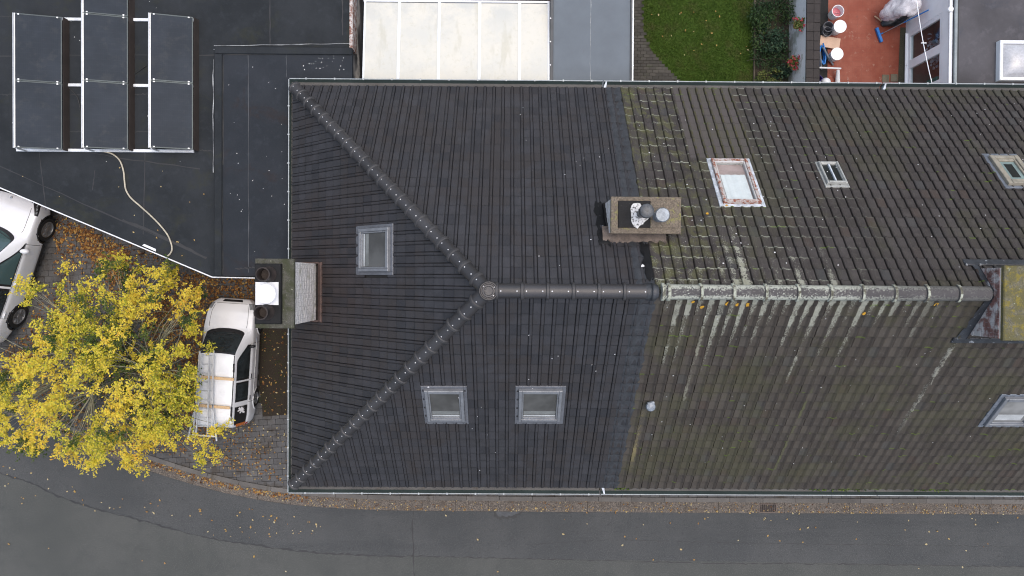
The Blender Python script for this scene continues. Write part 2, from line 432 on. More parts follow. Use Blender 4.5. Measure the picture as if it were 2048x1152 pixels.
def brick_wall_mat(name, a, b, mortar):
    g = G(name)
    x, y, z = g.sep(); vec = g.node('ShaderNodeCombineXYZ', [g.add(x, y), z, 0.0])
    n = g.node('ShaderNodeTexBrick', {'Vector': vec, 'Color1': (*a, 1), 'Color2': (*b, 1), 'Mortar': (*mortar, 1), 'Scale': 4.5})
    return g.done(g.mix(g.mul(g.noise(4, 4), 0.4), n, tuple(v * 0.6 for v in a)), 0.85)

def panel_mat():
    g = G('solar_cells')
    x, y, z = g.sep()
    ln = g.step(g.math('ABSOLUTE', g.sub(g.math('FRACT', g.mul(x, 18.0)), 0.5)), 0.42, 0.5)
    c = g.mix(g.step(g.noise(1.0, 4), 0.35, 0.65), (0.017, 0.024, 0.033), (0.023, 0.031, 0.042))
    cl = g.step(g.math('ABSOLUTE', g.sub(g.math('FRACT', g.mul(y, 6.0)), 0.5)), 0.47, 0.5)
    c = g.mix(g.mul(g.math('MAXIMUM', g.mul(ln, 0.5), cl), 0.16), c, (0.07, 0.085, 0.10))
    c = g.mix(g.mul(g.step(g.noise(3.0, 5, 0.7), 0.5, 0.7), 0.25), c, (0.06, 0.062, 0.06))
    return g.done(c, 0.45, 0.0, 0.14)

def polycarb():
    g = G('cream_polycarbonate')
    n1 = g.noise(0.9, 5, 0.7); n2 = g.noise(7, 5, 0.75); nf = g.noise(40, 3)
    c = g.mix(g.step(n1, 0.38, 0.66), (0.5760, 0.5616, 0.4896), (0.5184, 0.5184, 0.4680))
    c = g.mix(g.mul(g.step(n2, 0.52, 0.72), 0.45), c, (0.4320, 0.4176, 0.3168))
    x, y, z = g.sep()
    c = g.mix(g.mul(g.step(g.noise(1.7, 4, vec=g.scale(g.pos(), (1.5, 0.35, 1))), 0.56, 0.7), 0.4), c, (0.3960, 0.3816, 0.2880))
    c = g.mix(g.mul(g.step(y, 8.1, 8.7), g.mul(g.step(n1, 0.4, 0.6), 0.45)), c, (0.4176, 0.4320, 0.4104))
    c = g.mix(g.mul(g.step(nf, 0.66, 0.74), 0.35), c, (0.3024, 0.2736, 0.2016))
    return g.done(c, 0.35, 0.0, 0.4)

def lawn_mat(name, a, b, c3):
    g = G(name)
    n = g.noise(1.4, 5, 0.65); nf = g.noise(26, 4, 0.7)
    c = g.mix(g.step(nf, 0.3, 0.7), a, b)
    c = g.mix(g.mul(g.step(n, 0.48, 0.7), 0.7), c, c3)
    g.bump(nf, 0.9, 0.03)
    return g.done(c, 0.9, spec=0.2)

def patio_mat():
    g = G('red_patio_tile')
    x, y, z = g.sep()
    fx = g.math('ABSOLUTE', g.sub(g.math('FRACT', g.mul(x, 6.2)), 0.5)); fy = g.math('ABSOLUTE', g.sub(g.math('FRACT', g.mul(y, 6.2)), 0.5))
    j = g.step(g.math('MAXIMUM', fx, fy), 0.45, 0.49)
    n = g.noise(2.0, 5, 0.7)
    c = g.mix(g.step(n, 0.35, 0.68), (0.1978, 0.0430, 0.0224), (0.2408, 0.0688, 0.0413))
    c = g.mix(g.mul(j, 0.35), c, (0.1204, 0.0430, 0.0301))
    c = g.mix(g.mul(g.step(g.noise(5, 6, 0.75, dist=0.5), 0.58, 0.68), 0.55), c, (0.2924, 0.1978, 0.1548))
    c = g.mix(g.mul(g.step(g.noise(3.1, 5, 0.7), 0.62, 0.74), 0.5), c, (0.0860, 0.0516, 0.0430))
    return g.done(c, 0.5, spec=0.25)

def litter_ground(name, a, b, c3):
    g = G(name)
    n = g.noise(2.5, 5, 0.7); nf = g.noise(45, 4, 0.7)
    c = g.mix(g.step(nf, 0.3, 0.7), a, b)
    c = g.mix(g.mul(g.step(n, 0.5, 0.66), 0.8), c, c3)
    g.bump(nf, 0.8, 0.02)
    return g.done(c, 0.9, spec=0.2)

def aggregate():
    g = G('exposed_aggregate')
    nf = g.node('ShaderNodeTexVoronoi', {'Vector': g.pos(), 'Scale': 55.0}, out='Color')
    v = g.sep(nf)[0]
    c = g.ramp(v, [(0, (0.0390, 0.0351, 0.0312)), (0.5, (0.1014, 0.0858, 0.0702)), (1, (0.2028, 0.1716, 0.1404))])
    c = g.mix(g.mul(g.step(g.noise(2.5, 5, 0.7), 0.45, 0.7), 0.55), c, (0.0663, 0.0468, 0.0312))
    g.bump(v, 0.5, 0.01)
    return g.done(c, 0.85)

def white_brick():
    g = G('whitewashed_brick')
    n = g.noise(3.0, 6, 0.7); nf = g.noise(24, 4, 0.7)
    c = g.mix(g.step(nf, 0.40, 0.60), (0.55, 0.53, 0.51), (0.82, 0.81, 0.79))
    c = g.mix(g.mul(g.rnd(), 0.4), c, (0.62, 0.60, 0.58))
    c = g.mix(g.mul(g.step(n, 0.52, 0.66), 0.6), c, (0.30, 0.30, 0.20))
    g.bump(nf, 0.4, 0.006)
    return g.done(c, 0.85)

def peeling(name, under, paint, lo, hi, scale=9):
    g = G(name)
    n = g.noise(scale, 6, 0.75); nf = g.noise(50, 3)
    c = g.mix(g.step(n, lo, hi), under, paint)
    c = g.mix(g.mul(nf, 0.35), c, tuple(v * 0.5 for v in under))
    return g.done(c, 0.75)

def grille_grey(name, a, b):
    return plain(name, a, 0.55, 0.3, 0.2, 2.0, 40.0)

# columns of the stains are where the photograph shows them on the roof plane
STAIN = [0, 0, 0, 0]
NEWER = [0, 0, 0]

# ---------------------------------------------------------------- roof planes
EZ, RZ, HW = 3.30, 8.73, 6.03          # eave and ridge height, half depth of the houses
TAN = (RZ - EZ) / HW; ANG = math.atan(TAN); CA, SA = math.cos(ANG), math.sin(ANG)
XL, XP, XE = -6.49, 3.31, 19.4         # hipped end, party line, far end
XA = XL + HW                           # hip apex
class Plane:
    def __init__(s, k):
        s.k = k
        s.X = {'N': Vector((-1, 0, 0)), 'S': Vector((1, 0, 0)), 'W': Vector((0, -1, 0))}[k]
        s.Y = {'N': Vector((0, -CA, SA)), 'S': Vector((0, CA, SA)), 'W': Vector((CA, 0, SA))}[k]
        s.Z = s.X.cross(s.Y)
    def pt(s, c, r, h=0.0):
        if s.k == 'N': p = Vector((c, HW - r, EZ + r * TAN))
        elif s.k == 'S': p = Vector((c, -HW + r, EZ + r * TAN))
        else: p = Vector((XL + r, c, EZ + r * TAN))
        return p + s.Z * h
    def frame(s, c, r, h=0.0):
        p = s.pt(c, r, h); m = Matrix.Identity(4)
        for i, a in enumerate((s.X, s.Y, s.Z)):
            for j in range(3): m[j][i] = a[j]
        for j in range(3): m[j][3] = p[j]
        return m
    def hit(s, px, py, h=0.0):
        """where the sight line of a photo point meets the slope: (c, r)"""
        o = Vector((0, CAM_Y, CAM_H)); d = P(px, py, 0.0) - o
        q = s.pt(0, 0, h); t = (q - o).dot(s.Z) / d.dot(s.Z); w = o + d * t
        if s.k == 'N': return w.x, HW - w.y
        if s.k == 'S': return w.x, HW + w.y
        return w.y, w.x - XL
PN, PS, PW = Plane('N'), Plane('S'), Plane('W')
STAIN[0] = PS.hit(1870, 745)[0]; STAIN[1] = PS.hit(1275, 870)[0]; STAIN[2] = PS.hit(1575, 880)[0]; STAIN[3] = PS.hit(1405, 660)[0]
NEWER[0] = PN.hit(1350, 200)[0]; NEWER[1] = PN.hit(1468, 200)[0]; NEWER[2] = HW - PN.hit(1450, 320)[1]

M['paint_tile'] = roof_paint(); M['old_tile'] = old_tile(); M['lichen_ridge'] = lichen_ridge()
M['paint_ridge'] = plain('coated_ridge', (0.040, 0.0385, 0.040), 0.42, 0, 0.25, 1.2, 50, 0.2, piece=0.25)
M['worn_rim'] = plain('worn_cap_rim', (0.041, 0.040, 0.041), 0.5, 0, 0.3, 6, 50)
M['mossy_rim'] = plain('mossy_cap_rim', (0.11, 0.105, 0.075), 0.85, 0, 0.4, 9, 50, 0.4, dirt=(0.36, 0.38, 0.31), dirt_at=(0.44, 0.56), dirt_scale=9)
M['white_dot'] = plain('white_screw_cap', (0.75, 0.75, 0.75), 0.4)
M['asphalt'] = asphalt()
M['bitumen_band'] = plain('bitumen_band', (0.036, 0.039, 0.044), 0.5, 0, 0.35, 5.0, 40, 0.6)
M['zinc'] = plain('zinc', (0.2640, 0.2880, 0.2960), 0.45, 0.35, 0.2, 2.0, 30)
M['gutter_in'] = plain('gutter_floor', (0.0800, 0.0784, 0.0752), 0.7, 0, 0.3, 1.2, 30, dirt=(0.06, 0.05, 0.04))
M['gutter_wall'] = plain('gutter_wall', (0.045, 0.065, 0.062), 0.5, 0.1, 0.2, 1.2, 30)
M['gutter_bead'] = plain('gutter_bead', (0.34, 0.37, 0.375), 0.4, 0.1, 0.15, 2.0, 30)
M['deck'] = plain('roof_felt', (0.02, 0.02, 0.02), 0.9)
M['wall_brick'] = brick_wall_mat('house_brick', (0.22, 0.10, 0.07), (0.28, 0.14, 0.10), (0.3, 0.28, 0.25))
M['wall_render'] = plain('white_render', (0.62, 0.62, 0.60), 0.85, 0, 0.1, 1.0, 40, 0.3, dirt=(0.35, 0.34, 0.28), dirt_at=(0.6, 0.8))
M['flash_grey'] = plain('window_flashing', (0.1360, 0.1440, 0.1600), 0.5, 0.25, 0.25, 4.0, 60)
M['frame_grey'] = plain('window_frame_grey', (0.2000, 0.2120, 0.2280), 0.45, 0.25, 0.2, 4.0, 60)
M['pane_grey'] = glass('pane_grey', (0.085, 0.088, 0.086), 0.12)
M['pane_dark'] = glass('pane_dark', (0.018, 0.022, 0.022), 0.10)
M['blind'] = plain('pale_blind', (0.42, 0.44, 0.44), 0.6)
M['lead'] = plain('lead_sheet', (0.17, 0.19, 0.22), 0.5, 0.3, 0.35, 7.0, 50, 0.3)
M['white_lead'] = plain('oxidised_lead', (0.50, 0.54, 0.58), 0.6, 0.1, 0.4, 7.0, 50, 0.3)

# ---------------------------------------------------------------- tiles
def tile_mesh(name, prof, w, gauge, lip, mat):
    """one interlocking tile: cross section prof, tail raised by lip so that it laps the tile below"""
    L = gauge * 1.16; n = len(prof)
    vs = []; fs = []; uv = []
    for (y, dz) in ((0.0, lip), (gauge * 0.03, lip + 0.002), (L, lip - lip * 0.92 * L / gauge)):
        for (x, z) in prof: vs.append((x, y, z + dz))
    base = len(vs)
    for (x, z) in prof: vs.append((x, 0.004, z + lip - 0.020))
    for r in range(2):
        for i in range(n - 1): fs.append((r * n + i, r * n + i + 1, (r + 1) * n + i + 1, (r + 1) * n + i))
    for i in range(n - 1): fs.append((base + i, base + i + 1, i + 1, i))
    fs.append((0, 2 * n, base)); fs.append((base + n - 1, 3 * n - 1, n - 1))
    U = [(p[0] / w, max(0.0, p[1]) / gauge) for p in vs]
    me = bpy.data.meshes.new(name)
    me.from_pydata(vs, [], fs); me.materials.append(mat)
    l = me.uv_layers.new(name='UVMap')
    for p in me.polygons:
        for li in p.loop_indices: l.data[li].uv = U[me.loops[li].vertex_index]
    me.update()
    return me, np.array(vs), fs, np.array(U)

NROW = 23; GP = HW / NROW; GS = GP / CA
WL = (XP - XL) / 36.0; WR = 0.25; WW = 2 * HW / 44.0
prof_left = [(0.0, -0.004), (0.02, 0.0), (0.60, 0.001), (0.645, -0.008), (0.665, -0.010), (0.69, 0.012), (0.74, 0.022), (0.86, 0.023), (0.93, 0.013), (0.965, -0.010), (1.0, -0.008)]
prof_right = [(0.0, -0.006), (0.04, 0.0), (0.30, -0.004), (0.58, 0.002), (0.66, 0.016), (0.76, 0.031), (0.87, 0.032), (0.935, 0.018), (0.945, -0.022), (0.985, -0.022), (1.0, -0.010)]
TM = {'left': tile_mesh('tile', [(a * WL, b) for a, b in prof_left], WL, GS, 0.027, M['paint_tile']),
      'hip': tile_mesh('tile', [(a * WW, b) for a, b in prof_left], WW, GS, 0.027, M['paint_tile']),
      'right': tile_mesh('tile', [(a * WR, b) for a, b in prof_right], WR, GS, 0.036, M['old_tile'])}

def tile_matrix(pl, c, r, jit):
    m = pl.frame(c, r)
    return m @ Matrix.Translation((RNG.normal(0, jit), RNG.normal(0, jit * 1.3), abs(RNG.normal(0, jit * 0.8)))) @ Matrix.Rotation(RNG.normal(0, jit * 1.2), 4, 'Z')

def lay_tiles(roof, jobs, jit, n_single=300):
    """jobs: (plane, tile kind, list of (c, r, cut)) -- the nearest whole tiles become objects, the others one mass"""
    cand = []
    for (pl, kind, spots, planes) in jobs:
        for (c, r, cut) in spots:
            mid = pl.pt(c, r + GP / 2); d = CAM_H - mid.z
            vis = Vector((-mid.x, CAM_Y - mid.y, d)).normalized().dot(pl.Z) / (d * d)
            inframe = abs(mid.x) / d < 1000 / FPX and abs(mid.y - CAM_Y) / d < 535 / FPX
            cand.append((-vis if (inframe and not cut) else 1.0, len(cand), pl, kind, c, r, cut))
    cand.sort(key=lambda q: (q[0], q[1]))
    o_ = off(roof)
    for q in cand[:n_single]:
        o = bpy.data.objects.new('tile', TM[q[3]][0]); COL.objects.link(o); o.parent = roof
        o.matrix_local = Matrix.Translation(-o_) @ tile_matrix(q[2], q[4], q[5], jit)
    rest = cand[n_single:]
    bm_all = bmesh.new(); lay = bm_all.loops.layers.uv.new('UVMap')
    for (pl, kind, spots, planes) in jobs:
        sub = [q for q in rest if q[2] is pl and q[3] == kind]
        if not sub: continue
        _, tv, tf, tu = TM[kind]
        vs = []; fs = []; us = []
        for i, q in enumerate(sub):
            m = np.array(tile_matrix(pl, q[4], q[5], jit))
            vs.append(tv @ m[:3, :3].T + m[:3, 3]); us.append(tu)
            b = i * len(tv); fs += [tuple(b + k for k in f) for f in tf]
        vs = np.concatenate(vs); us = np.concatenate(us)
        me = bpy.data.meshes.new('tmp'); me.from_pydata([tuple(v) for v in vs], [], fs)
        l = me.uv_layers.new(name='UVMap')
        vi = np.empty(len(me.loops), dtype=np.int64); me.loops.foreach_get('vertex_index', vi)
        l.data.foreach_set('uv', us[vi].ravel())
        if planes:
            bm = bmesh.new(); bm.from_mesh(me)
            for (co, no) in planes:
                bmesh.ops.bisect_plane(bm, geom=bm.verts[:] + bm.edges[:] + bm.faces[:], plane_co=co, plane_no=no, clear_outer=True)
            bm.to_mesh(me); bm.free()
        bm_all.from_mesh(me); bpy.data.meshes.remove(me)
    me = bpy.data.meshes.new('tile_field'); bm_all.to_mesh(me); bm_all.free()
    me.materials.append(TM[jobs[0][1]][0].materials[0])
    me.transform(Matrix.Translation(-o_))
    o = bpy.data.objects.new('tile_field', me); COL.objects.link(o); o.parent = roof; o['kind'] = 'stuff'
    OFF[o.name] = o_
    return o

# ---------------------------------------------------------------- roof windows, gutters, ridge caps
def roof_window(house, pl, quad, kind, label=None):
    """quad: photo points left, top, right, bottom bounds of the outer frame at mid height"""
    (pxa, pya), (pxb, pyb) = quad
    ca, ra = pl.hit(pxa, pya, 0.06); cb, rb = pl.hit(pxb, pyb, 0.06)
    c0, c1 = min(ca, cb), max(ca, cb); r0, r1 = min(ra, rb), max(ra, rb)
    w = c1 - c0; Ls = (r1 - r0) / CA
    start = {'N': c1, 'S': c0, 'W': c1}[pl.k]
    F = pl.frame(start, r0, 0.0)
    HOLES.append((pl.k, c0, c1, r0, r1))
    st = {'grey': dict(fl='flash_grey', fr='frame_grey', pane='pane_grey', ap=0.20, sd=0.09, bw=0.085),
          'red': dict(fl='white_lead', fr='red_peel', pane='pane_pale', ap=0.09, sd=0.10, bw=0.075),
          'small': dict(fl='small_frame', fr='small_frame', pane='pane_dark', ap=0.07, sd=0.05, bw=0.05),
          'blue': dict(fl='lead', fr='wood_frame', pane='pane_teal', ap=0.16, sd=0.10, bw=0.12),
          'pale': dict(fl='lead', fr='frame_grey', pane='pane_pale2', ap=0.12, sd=0.12, bw=0.09)}[kind]
    bw = st['bw']
    fb = MB()
    for (x0, x1, y0, y1, zt) in ((0, bw, 0, Ls, 0.125), (w - bw, w, 0, Ls, 0.125), (bw, w - bw, 0, bw, 0.115), (bw, w - bw, Ls - bw * 1.3, Ls, 0.135)):
        fb.box(x0, x1, y0, y1, -0.05, zt, 0, F, 0.012)
    root = fb.build('roof_window', M[st['fr']], house)
    if label: root['label'] = label
    # inner sash, a second thinner bar inside the frame
    sb = MB(); s2 = bw * 0.5
    for (x0, x1, y0, y1) in ((bw, bw + s2, bw, Ls - bw * 1.3), (w - bw - s2, w - bw, bw, Ls - bw * 1.3), (bw + s2, w - bw - s2, bw, bw + s2 * 1.4), (bw + s2, w - bw - s2, Ls - bw * 1.3 - s2, Ls - bw * 1.3)):
        sb.box(x0 + 0.002, x1 - 0.002, y0 + 0.002, y1 - 0.002, -0.04, 0.095, 0, F, 0.01)
    sb.build('sash', M['frame_grey' if kind in ('grey', 'pale') else ('white_peel' if kind == 'red' else st['fr'])], root)
    gx0, gx1, gy0, gy1 = bw + s2, w - bw - s2, bw + s2 * 1.4, Ls - bw * 1.3 - s2
    if kind == 'small':
        gm = (gx0 + gx1) / 2
        for a, b in ((gx0, gm - 0.02), (gm + 0.02, gx1)):
            MB().box(a, b, gy0, gy1, 0.02, 0.05, 0, F).build('pane', M['pane_dark'], root)
        MB().box(gm - 0.02, gm + 0.02, gy0, gy1, 0.0, 0.10, 0, F, 0.006).build('glazing_bar', M['white_lead'], root)
    elif kind == 'red':
        # the curtain hangs below a clear pane
        MB().box(gx0, gx1, gy0, gy1, 0.05, 0.056, 0, F).build('pane', M['clear_pane'], root)
        n = 22; vs = []; fs = []
        for i in range(n + 1):
            x = gx0 + 0.04 + (gx1 - gx0 - 0.08) * i / n; z = 0.018 + 0.006 * math.sin(i * 0.9 + 0.6 * math.sin(i)) + 0.003 * math.sin(i * 2.3)
            vs += [(x, gy0 + (gy1 - gy0) * 0.30, z), (x, gy1 - 0.01, z)]
        for i in range(n): fs.append((2 * i, 2 * i + 2, 2 * i + 3, 2 * i + 1))
        MB().add(vs, fs, 0, F).build('curtain', M['curtain'], root, smooth=True)
        MB().box(gx0, gx1, gy0, gy1, -0.025, -0.015, 0, F).build('reveal', M['pink_reveal'], root)
    else:
        MB().box(gx0, gx1, gy0, gy1, 0.02, 0.05, 0, F).build('pane', M[st['pane']], root)
        if kind == 'grey':
            MB().box(gx0 + 0.01, gx1 - 0.01, gy0 + 0.02, gy0 + 0.075, 0.052, 0.058, 0, F).build('blind_rail', M['blind'], root)
            MB().box(gx0 + 0.01, gx1 - 0.01, gy0 + 0.10, gy0 + 0.24, 0.0515, 0.0535, 0, F).build('blind', M['half_blind'], root)
        if kind == 'blue':
            MB().box(gx0 + 0.10, gx1 - 0.10, gy0 + 0.10, gy1 - 0.10, 0.051, 0.054, 0, F).build('opening', M['pane_dark'], root)
        if kind == 'pale':
            MB().box(gx0 + 0.05, gx1 - 0.10, gy0 + 0.06, gy0 + 0.30, 0.051, 0.054, 0, F).build('blind', M['blind'], root)
    # flashing: side channels and head sheet, and an apron dressed over the rolls below
    fl = MB(); sd, ap = st['sd'], st['ap']; zf = 0.048
    fl.box(-sd, -0.002, -0.02, Ls + 0.10, -0.02, zf, 0, F, 0.008); fl.box(w + 0.002, w + sd, -0.02, Ls + 0.10, -0.02, zf, 0, F, 0.008)
    fl.box(-0.002, w + 0.002, Ls + 0.002, Ls + 0.10, -0.02, zf, 0, F, 0.008)
    tw = {'N': WR if house is HR else WL, 'S': WR if house is HR else WL, 'W': WW}[pl.k]
    n = 48; vs = []; fs = []
    for i in range(n + 1):
        x = -sd + (w + 2 * sd) * i / n
        ph = math.cos(2 * math.pi * x / tw)
        vs += [(x, -0.002, 0.052), (x, -ap + 0.018 * ph, 0.040 + 0.014 * ph), (x, -ap + 0.018 * ph, 0.020)]
    for i in range(n):
        fs += [(3 * i, 3 * i + 1, 3 * i + 4, 3 * i + 3), (3 * i + 1, 3 * i + 2, 3 * i + 5, 3 * i + 4)]
    fl.add(vs, [f[::-1] for f in fs][::1], 0, F)
    fl.build('flashing', M[st['fl']], root)
    return root

def ridge_cap(house, a, b, rad, mat, collar=True, dots=True, name='ridge_tile', lift=0.0):
    """half round cap from a to b, with a raised collar at its lower end a and two screw caps"""
    a, b = Vector(a), Vector(b); t = (b - a); L = t.length; t.normalize()
    up = Vector((0, 0, 1)); s = t.cross(up).normalized(); u = s.cross(t).normalized()
    n = 10; mb = MB()
    def ring(d, r, h=0.0):
        c = a + t * d + u * h
        return [tuple(c + s * (math.cos(math.pi * k / n) * r) + u * (math.sin(math.pi * k / n) * r * 0.86 - 0.03)) for k in range(n + 1)]
    prof = [(0.0, rad * 1.16), (0.012, rad * 1.24), (0.065, rad * 1.24), (0.085, rad * 1.04), (L + 0.02, rad)] if collar else [(0.0, rad), (L + 0.02, rad)]
    vs = [];
    for d, r in prof: vs += ring(d, r, lift)
    m = n + 1; fs = []
    for i in range(len(prof) - 1):
        for k in range(n): fs.append((i * m + k, (i + 1) * m + k, (i + 1) * m + k + 1, i * m + k + 1))
    fs.append(tuple(range(m)))
    mb.add(vs, fs, 0)
    if collar:
        for i_ in range(n, 3 * n): mb.m[i_] = 2
    if dots:
        for d in (0.13, L - 0.08):
            c = a + t * d + u * (rad * 0.86 - 0.03 + lift)
            MM = Matrix.Translation(c) @ u.to_track_quat('Z', 'Y').to_matrix().to_4x4()
            mb.lathe([(0.014, -0.01), (0.014, 0.010), (0.006, 0.014)], 8, mi=1, M=MM)
    return mb.build(name, [mat, M['white_dot'], M['worn_rim'] if dots else M['mossy_rim']], house, smooth='auto')

def gutter(house, a, b, outward, dots=True, wd=1.0):
    """box gutter along a-b (xy at the tile edge); outward: unit vector away from the roof"""
    ax, ay = a; bx, by = b; o = Vector((outward[0], outward[1], 0))
    sec = [(-0.16, -0.13), (0.15, -0.135), (0.215, -0.03)]
    A, B = Vector((ax, ay, EZ)), Vector((bx, by, EZ))
    def at(p, q): return p + o * (q[0] * wd) + Vector((0, 0, q[1]))
    floor = MB()
    floor.add([at(A, sec[0]), at(A, sec[1]), at(B, sec[1]), at(B, sec[0])], [(0, 1, 2, 3)])
    t = (B - A).normalized()
    g = floor.build('gutter', M['gutter_in'], house)
    w = MB(); w.add([at(A, sec[1]), at(A, sec[2]), at(B, sec[2]), at(B, sec[1])], [(0, 1, 2, 3)])
    w.add([at(A, (0.235, -0.03)), at(A, (0.17, -0.17)), at(A, (-0.16, -0.17)), at(B, (0.235, -0.03)), at(B, (0.17, -0.17)), at(B, (-0.16, -0.17))], [(0, 1, 4, 3), (1, 2, 5, 4)])
    w.build('gutter_wall', M['gutter_wall'], g)
    be = MB(); be.tube([at(A, (0.23, -0.022)), at(B, (0.23, -0.022))], 0.016, 8)
    if dots:
        L = (B - A).length; k = 0.5
        while k < L:
            c = A + t * k + o * (0.228 * wd); be.box(-0.02, 0.02, -0.028, 0.028, -0.03, 0.008, 0, Matrix.Translation(c) @ t.to_track_quat('X', 'Z').to_matrix().to_4x4()); k += 0.86
    be.build('gutter_bead', M['gutter_bead'], g, smooth='auto')
    return g
HOLES = []
M['red_peel'] = peeling('peeling_red_frame', (0.24, 0.075, 0.04), (0.50, 0.47, 0.44), 0.44, 0.52, 10)
M['white_peel'] = peeling('peeling_white_sash', (0.30, 0.24, 0.20), (0.58, 0.58, 0.57), 0.34, 0.46, 12)
M['small_frame'] = plain('zinc_frame', (0.36, 0.37, 0.35), 0.55, 0.2, 0.3, 6, 60)
M['wood_frame'] = plain('grey_wood_frame', (0.26, 0.24, 0.19), 0.6, 0, 0.3, 6, 60)
M['pane_teal'] = glass('pane_teal', (0.20, 0.27, 0.26), 0.12)
M['pane_pale2'] = glass('pane_pale', (0.22, 0.225, 0.22), 0.15)
M['half_blind'] = plain('half_blind', (0.16, 0.17, 0.165), 0.5)
M['curtain'] = plain('white_curtain', (0.72, 0.73, 0.73), 0.8, 0, 0.08, 5, 40)
M['pink_reveal'] = plain('pink_reveal', (0.40, 0.30, 0.28), 0.8)
M['clear_pane'] = clear_glass('clear_pane', (0.95, 0.97, 0.97), 0.06)

# ---------------------------------------------------------------- the two houses
HL = thing('end_house', 'end of terrace house with hipped roof of dark coated tiles', 'house', (-1.8, 0, 0))
HR = thing('terrace_house', 'neighbouring terrace house with brown mossy lichen stained tile roof', 'house', (11.0, 0, 0))
def slab(mb, pts, th=0.06):
    """solid sheet under the tiles"""
    a, b, c = (Vector(p) for p in pts[:3]); n = (b - a).cross(c - a).normalized()
    if n.z < 0: n = -n; pts = pts[::-1]
    n_ = len(pts); top = [Vector(p) - n * 0.03 for p in pts]; bot = [p - n * th for p in top]
    mb.add(top + bot, [tuple(range(n_)), tuple(range(n_, 2 * n_))[::-1]] + [(i, n_ + i, n_ + (i + 1) % n_, (i + 1) % n_) for i in range(n_)])
mb = MB()
mb.box(XL + 0.45, XP - 0.005, -HW + 0.45, HW - 0.45, 0.0, EZ + 0.25)
mb.build('wall', M['wall_brick'], HL)
mb = MB()
slab(mb, [PN.pt(XL, 0), PN.pt(XP - 0.01, 0), PN.pt(XP - 0.01, HW), PN.pt(XA, HW)])
slab(mb, [PS.pt(XP - 0.01, 0), PS.pt(XL, 0), PS.pt(XA, HW), PS.pt(XP - 0.01, HW)])
slab(mb, [PW.pt(-HW, 0), PW.pt(HW, 0), PW.pt(0, HW)])
ROOF_L = mb.build('roof', M['deck'], HL)
mb = MB(); mb.box(XP + 0.005, XE, -HW + 0.45, HW - 0.45, 0.0, EZ + 0.25)
mb.build('wall', M['wall_render'], HR)
mb = MB()
slab(mb, [PN.pt(XP + 0.01, 0), PN.pt(XE, 0), PN.pt(XE, HW), PN.pt(XP + 0.01, HW)])
slab(mb, [PS.pt(XE, 0), PS.pt(XP + 0.01, 0), PS.pt(XP + 0.01, HW), PS.pt(XE, HW)])
ROOF_R = mb.build('roof', M['deck'], HR)

# roof windows first: they tell the tiles where to stay away
roof_window(HL, PW, ((722, 458), (782, 543)), 'grey', 'grey roof window on the hipped end above the chimney')
roof_window(HL, PS, ((848, 776), (930, 838)), 'grey', 'left grey roof window on the street slope')
roof_window(HL, PS, ((1038, 776), (1120, 838)), 'grey', 'right grey roof window on the street slope')
roof_window(HR, PN, ((1422, 322), (1524, 410)), 'red', 'large roof window with peeling red brown frame and white curtain')
roof_window(HR, PN, ((1636, 328), (1696, 371)), 'small', 'small two pane zinc roof light')
roof_window(HR, PN, ((1978, 316), (2078, 373)), 'blue', 'roof window with pale wooden frame and blue lead flashing')
roof_window(HR, PS, ((2012, 792), (2052, 848)), 'pale', 'pale roof window on the street slope at the picture edge')

def free(pl, c, r, w):
    """False where a window takes the whole place of the tile"""
    a, b = (c, c + w) if pl.k == 'S' else (c - w, c)
    for (k, c0, c1, r0, r1) in HOLES:
        if k == pl.k and a > c0 - 0.06 - 0.4 * w and b < c1 + 0.06 + 0.4 * w and r > r0 - 0.02 and r + GP < r1 + 0.10: return False
    return True
jobs = []
ins = 0.0
sp = []
for i in range(36):
    for j in range(NROW):
        c = XL + i * WL; r = j * GP
        if c + WL < XL + r - 0.02: continue
        if not free(PS, c, r, WL): continue
        sp.append((c, r, c < XL + r + GP * 1.2))
jobs.append((PS, 'left', sp, [(Vector((XL, -HW, 0)), Vector((-1, 1, 0)).normalized())]))
sp = []
for i in range(36):
    for j in range(NROW):
        c = XL + (i + 1) * WL; r = j * GP
        if c < XL + r - 0.02 or not free(PN, c, r, WL): continue
        sp.append((c, r, c - WL < XL + r + GP * 1.2))
jobs.append((PN, 'left', sp, [(Vector((XL, HW, 0)), Vector((-1, -1, 0)).normalized())]))
sp = []
for i in range(44):
    for j in range(NROW):
        c = HW - i * WW; r = j * GP
        if c - WW > HW - r or c < -HW + r or not free(PW, c, r, WW): continue
        sp.append((c, r, c > HW - r - GP * 1.2 or c - WW < -HW + r + GP * 1.2))
jobs.append((PW, 'hip', sp, [(Vector((XL, HW, 0)), Vector((1, 1, 0)).normalized()), (Vector((XL, -HW, 0)), Vector((1, -1, 0)).normalized())]))
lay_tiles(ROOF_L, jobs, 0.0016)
jobs = []
ncol = int((XE - XP) / WR)
jobs.append((PS, 'right', [(XP + 0.02 + i * WR, j * GP, False) for i in range(ncol) for j in range(NROW) if free(PS, XP + i * WR, j * GP, WR)], None))
jobs.append((PN, 'right', [(XP + 0.02 + (i + 1) * WR, j * GP, False) for i in range(ncol) for j in range(NROW) if free(PN, XP + (i + 1) * WR, j * GP, WR)], None))
lay_tiles(ROOF_R, jobs, 0.0028)

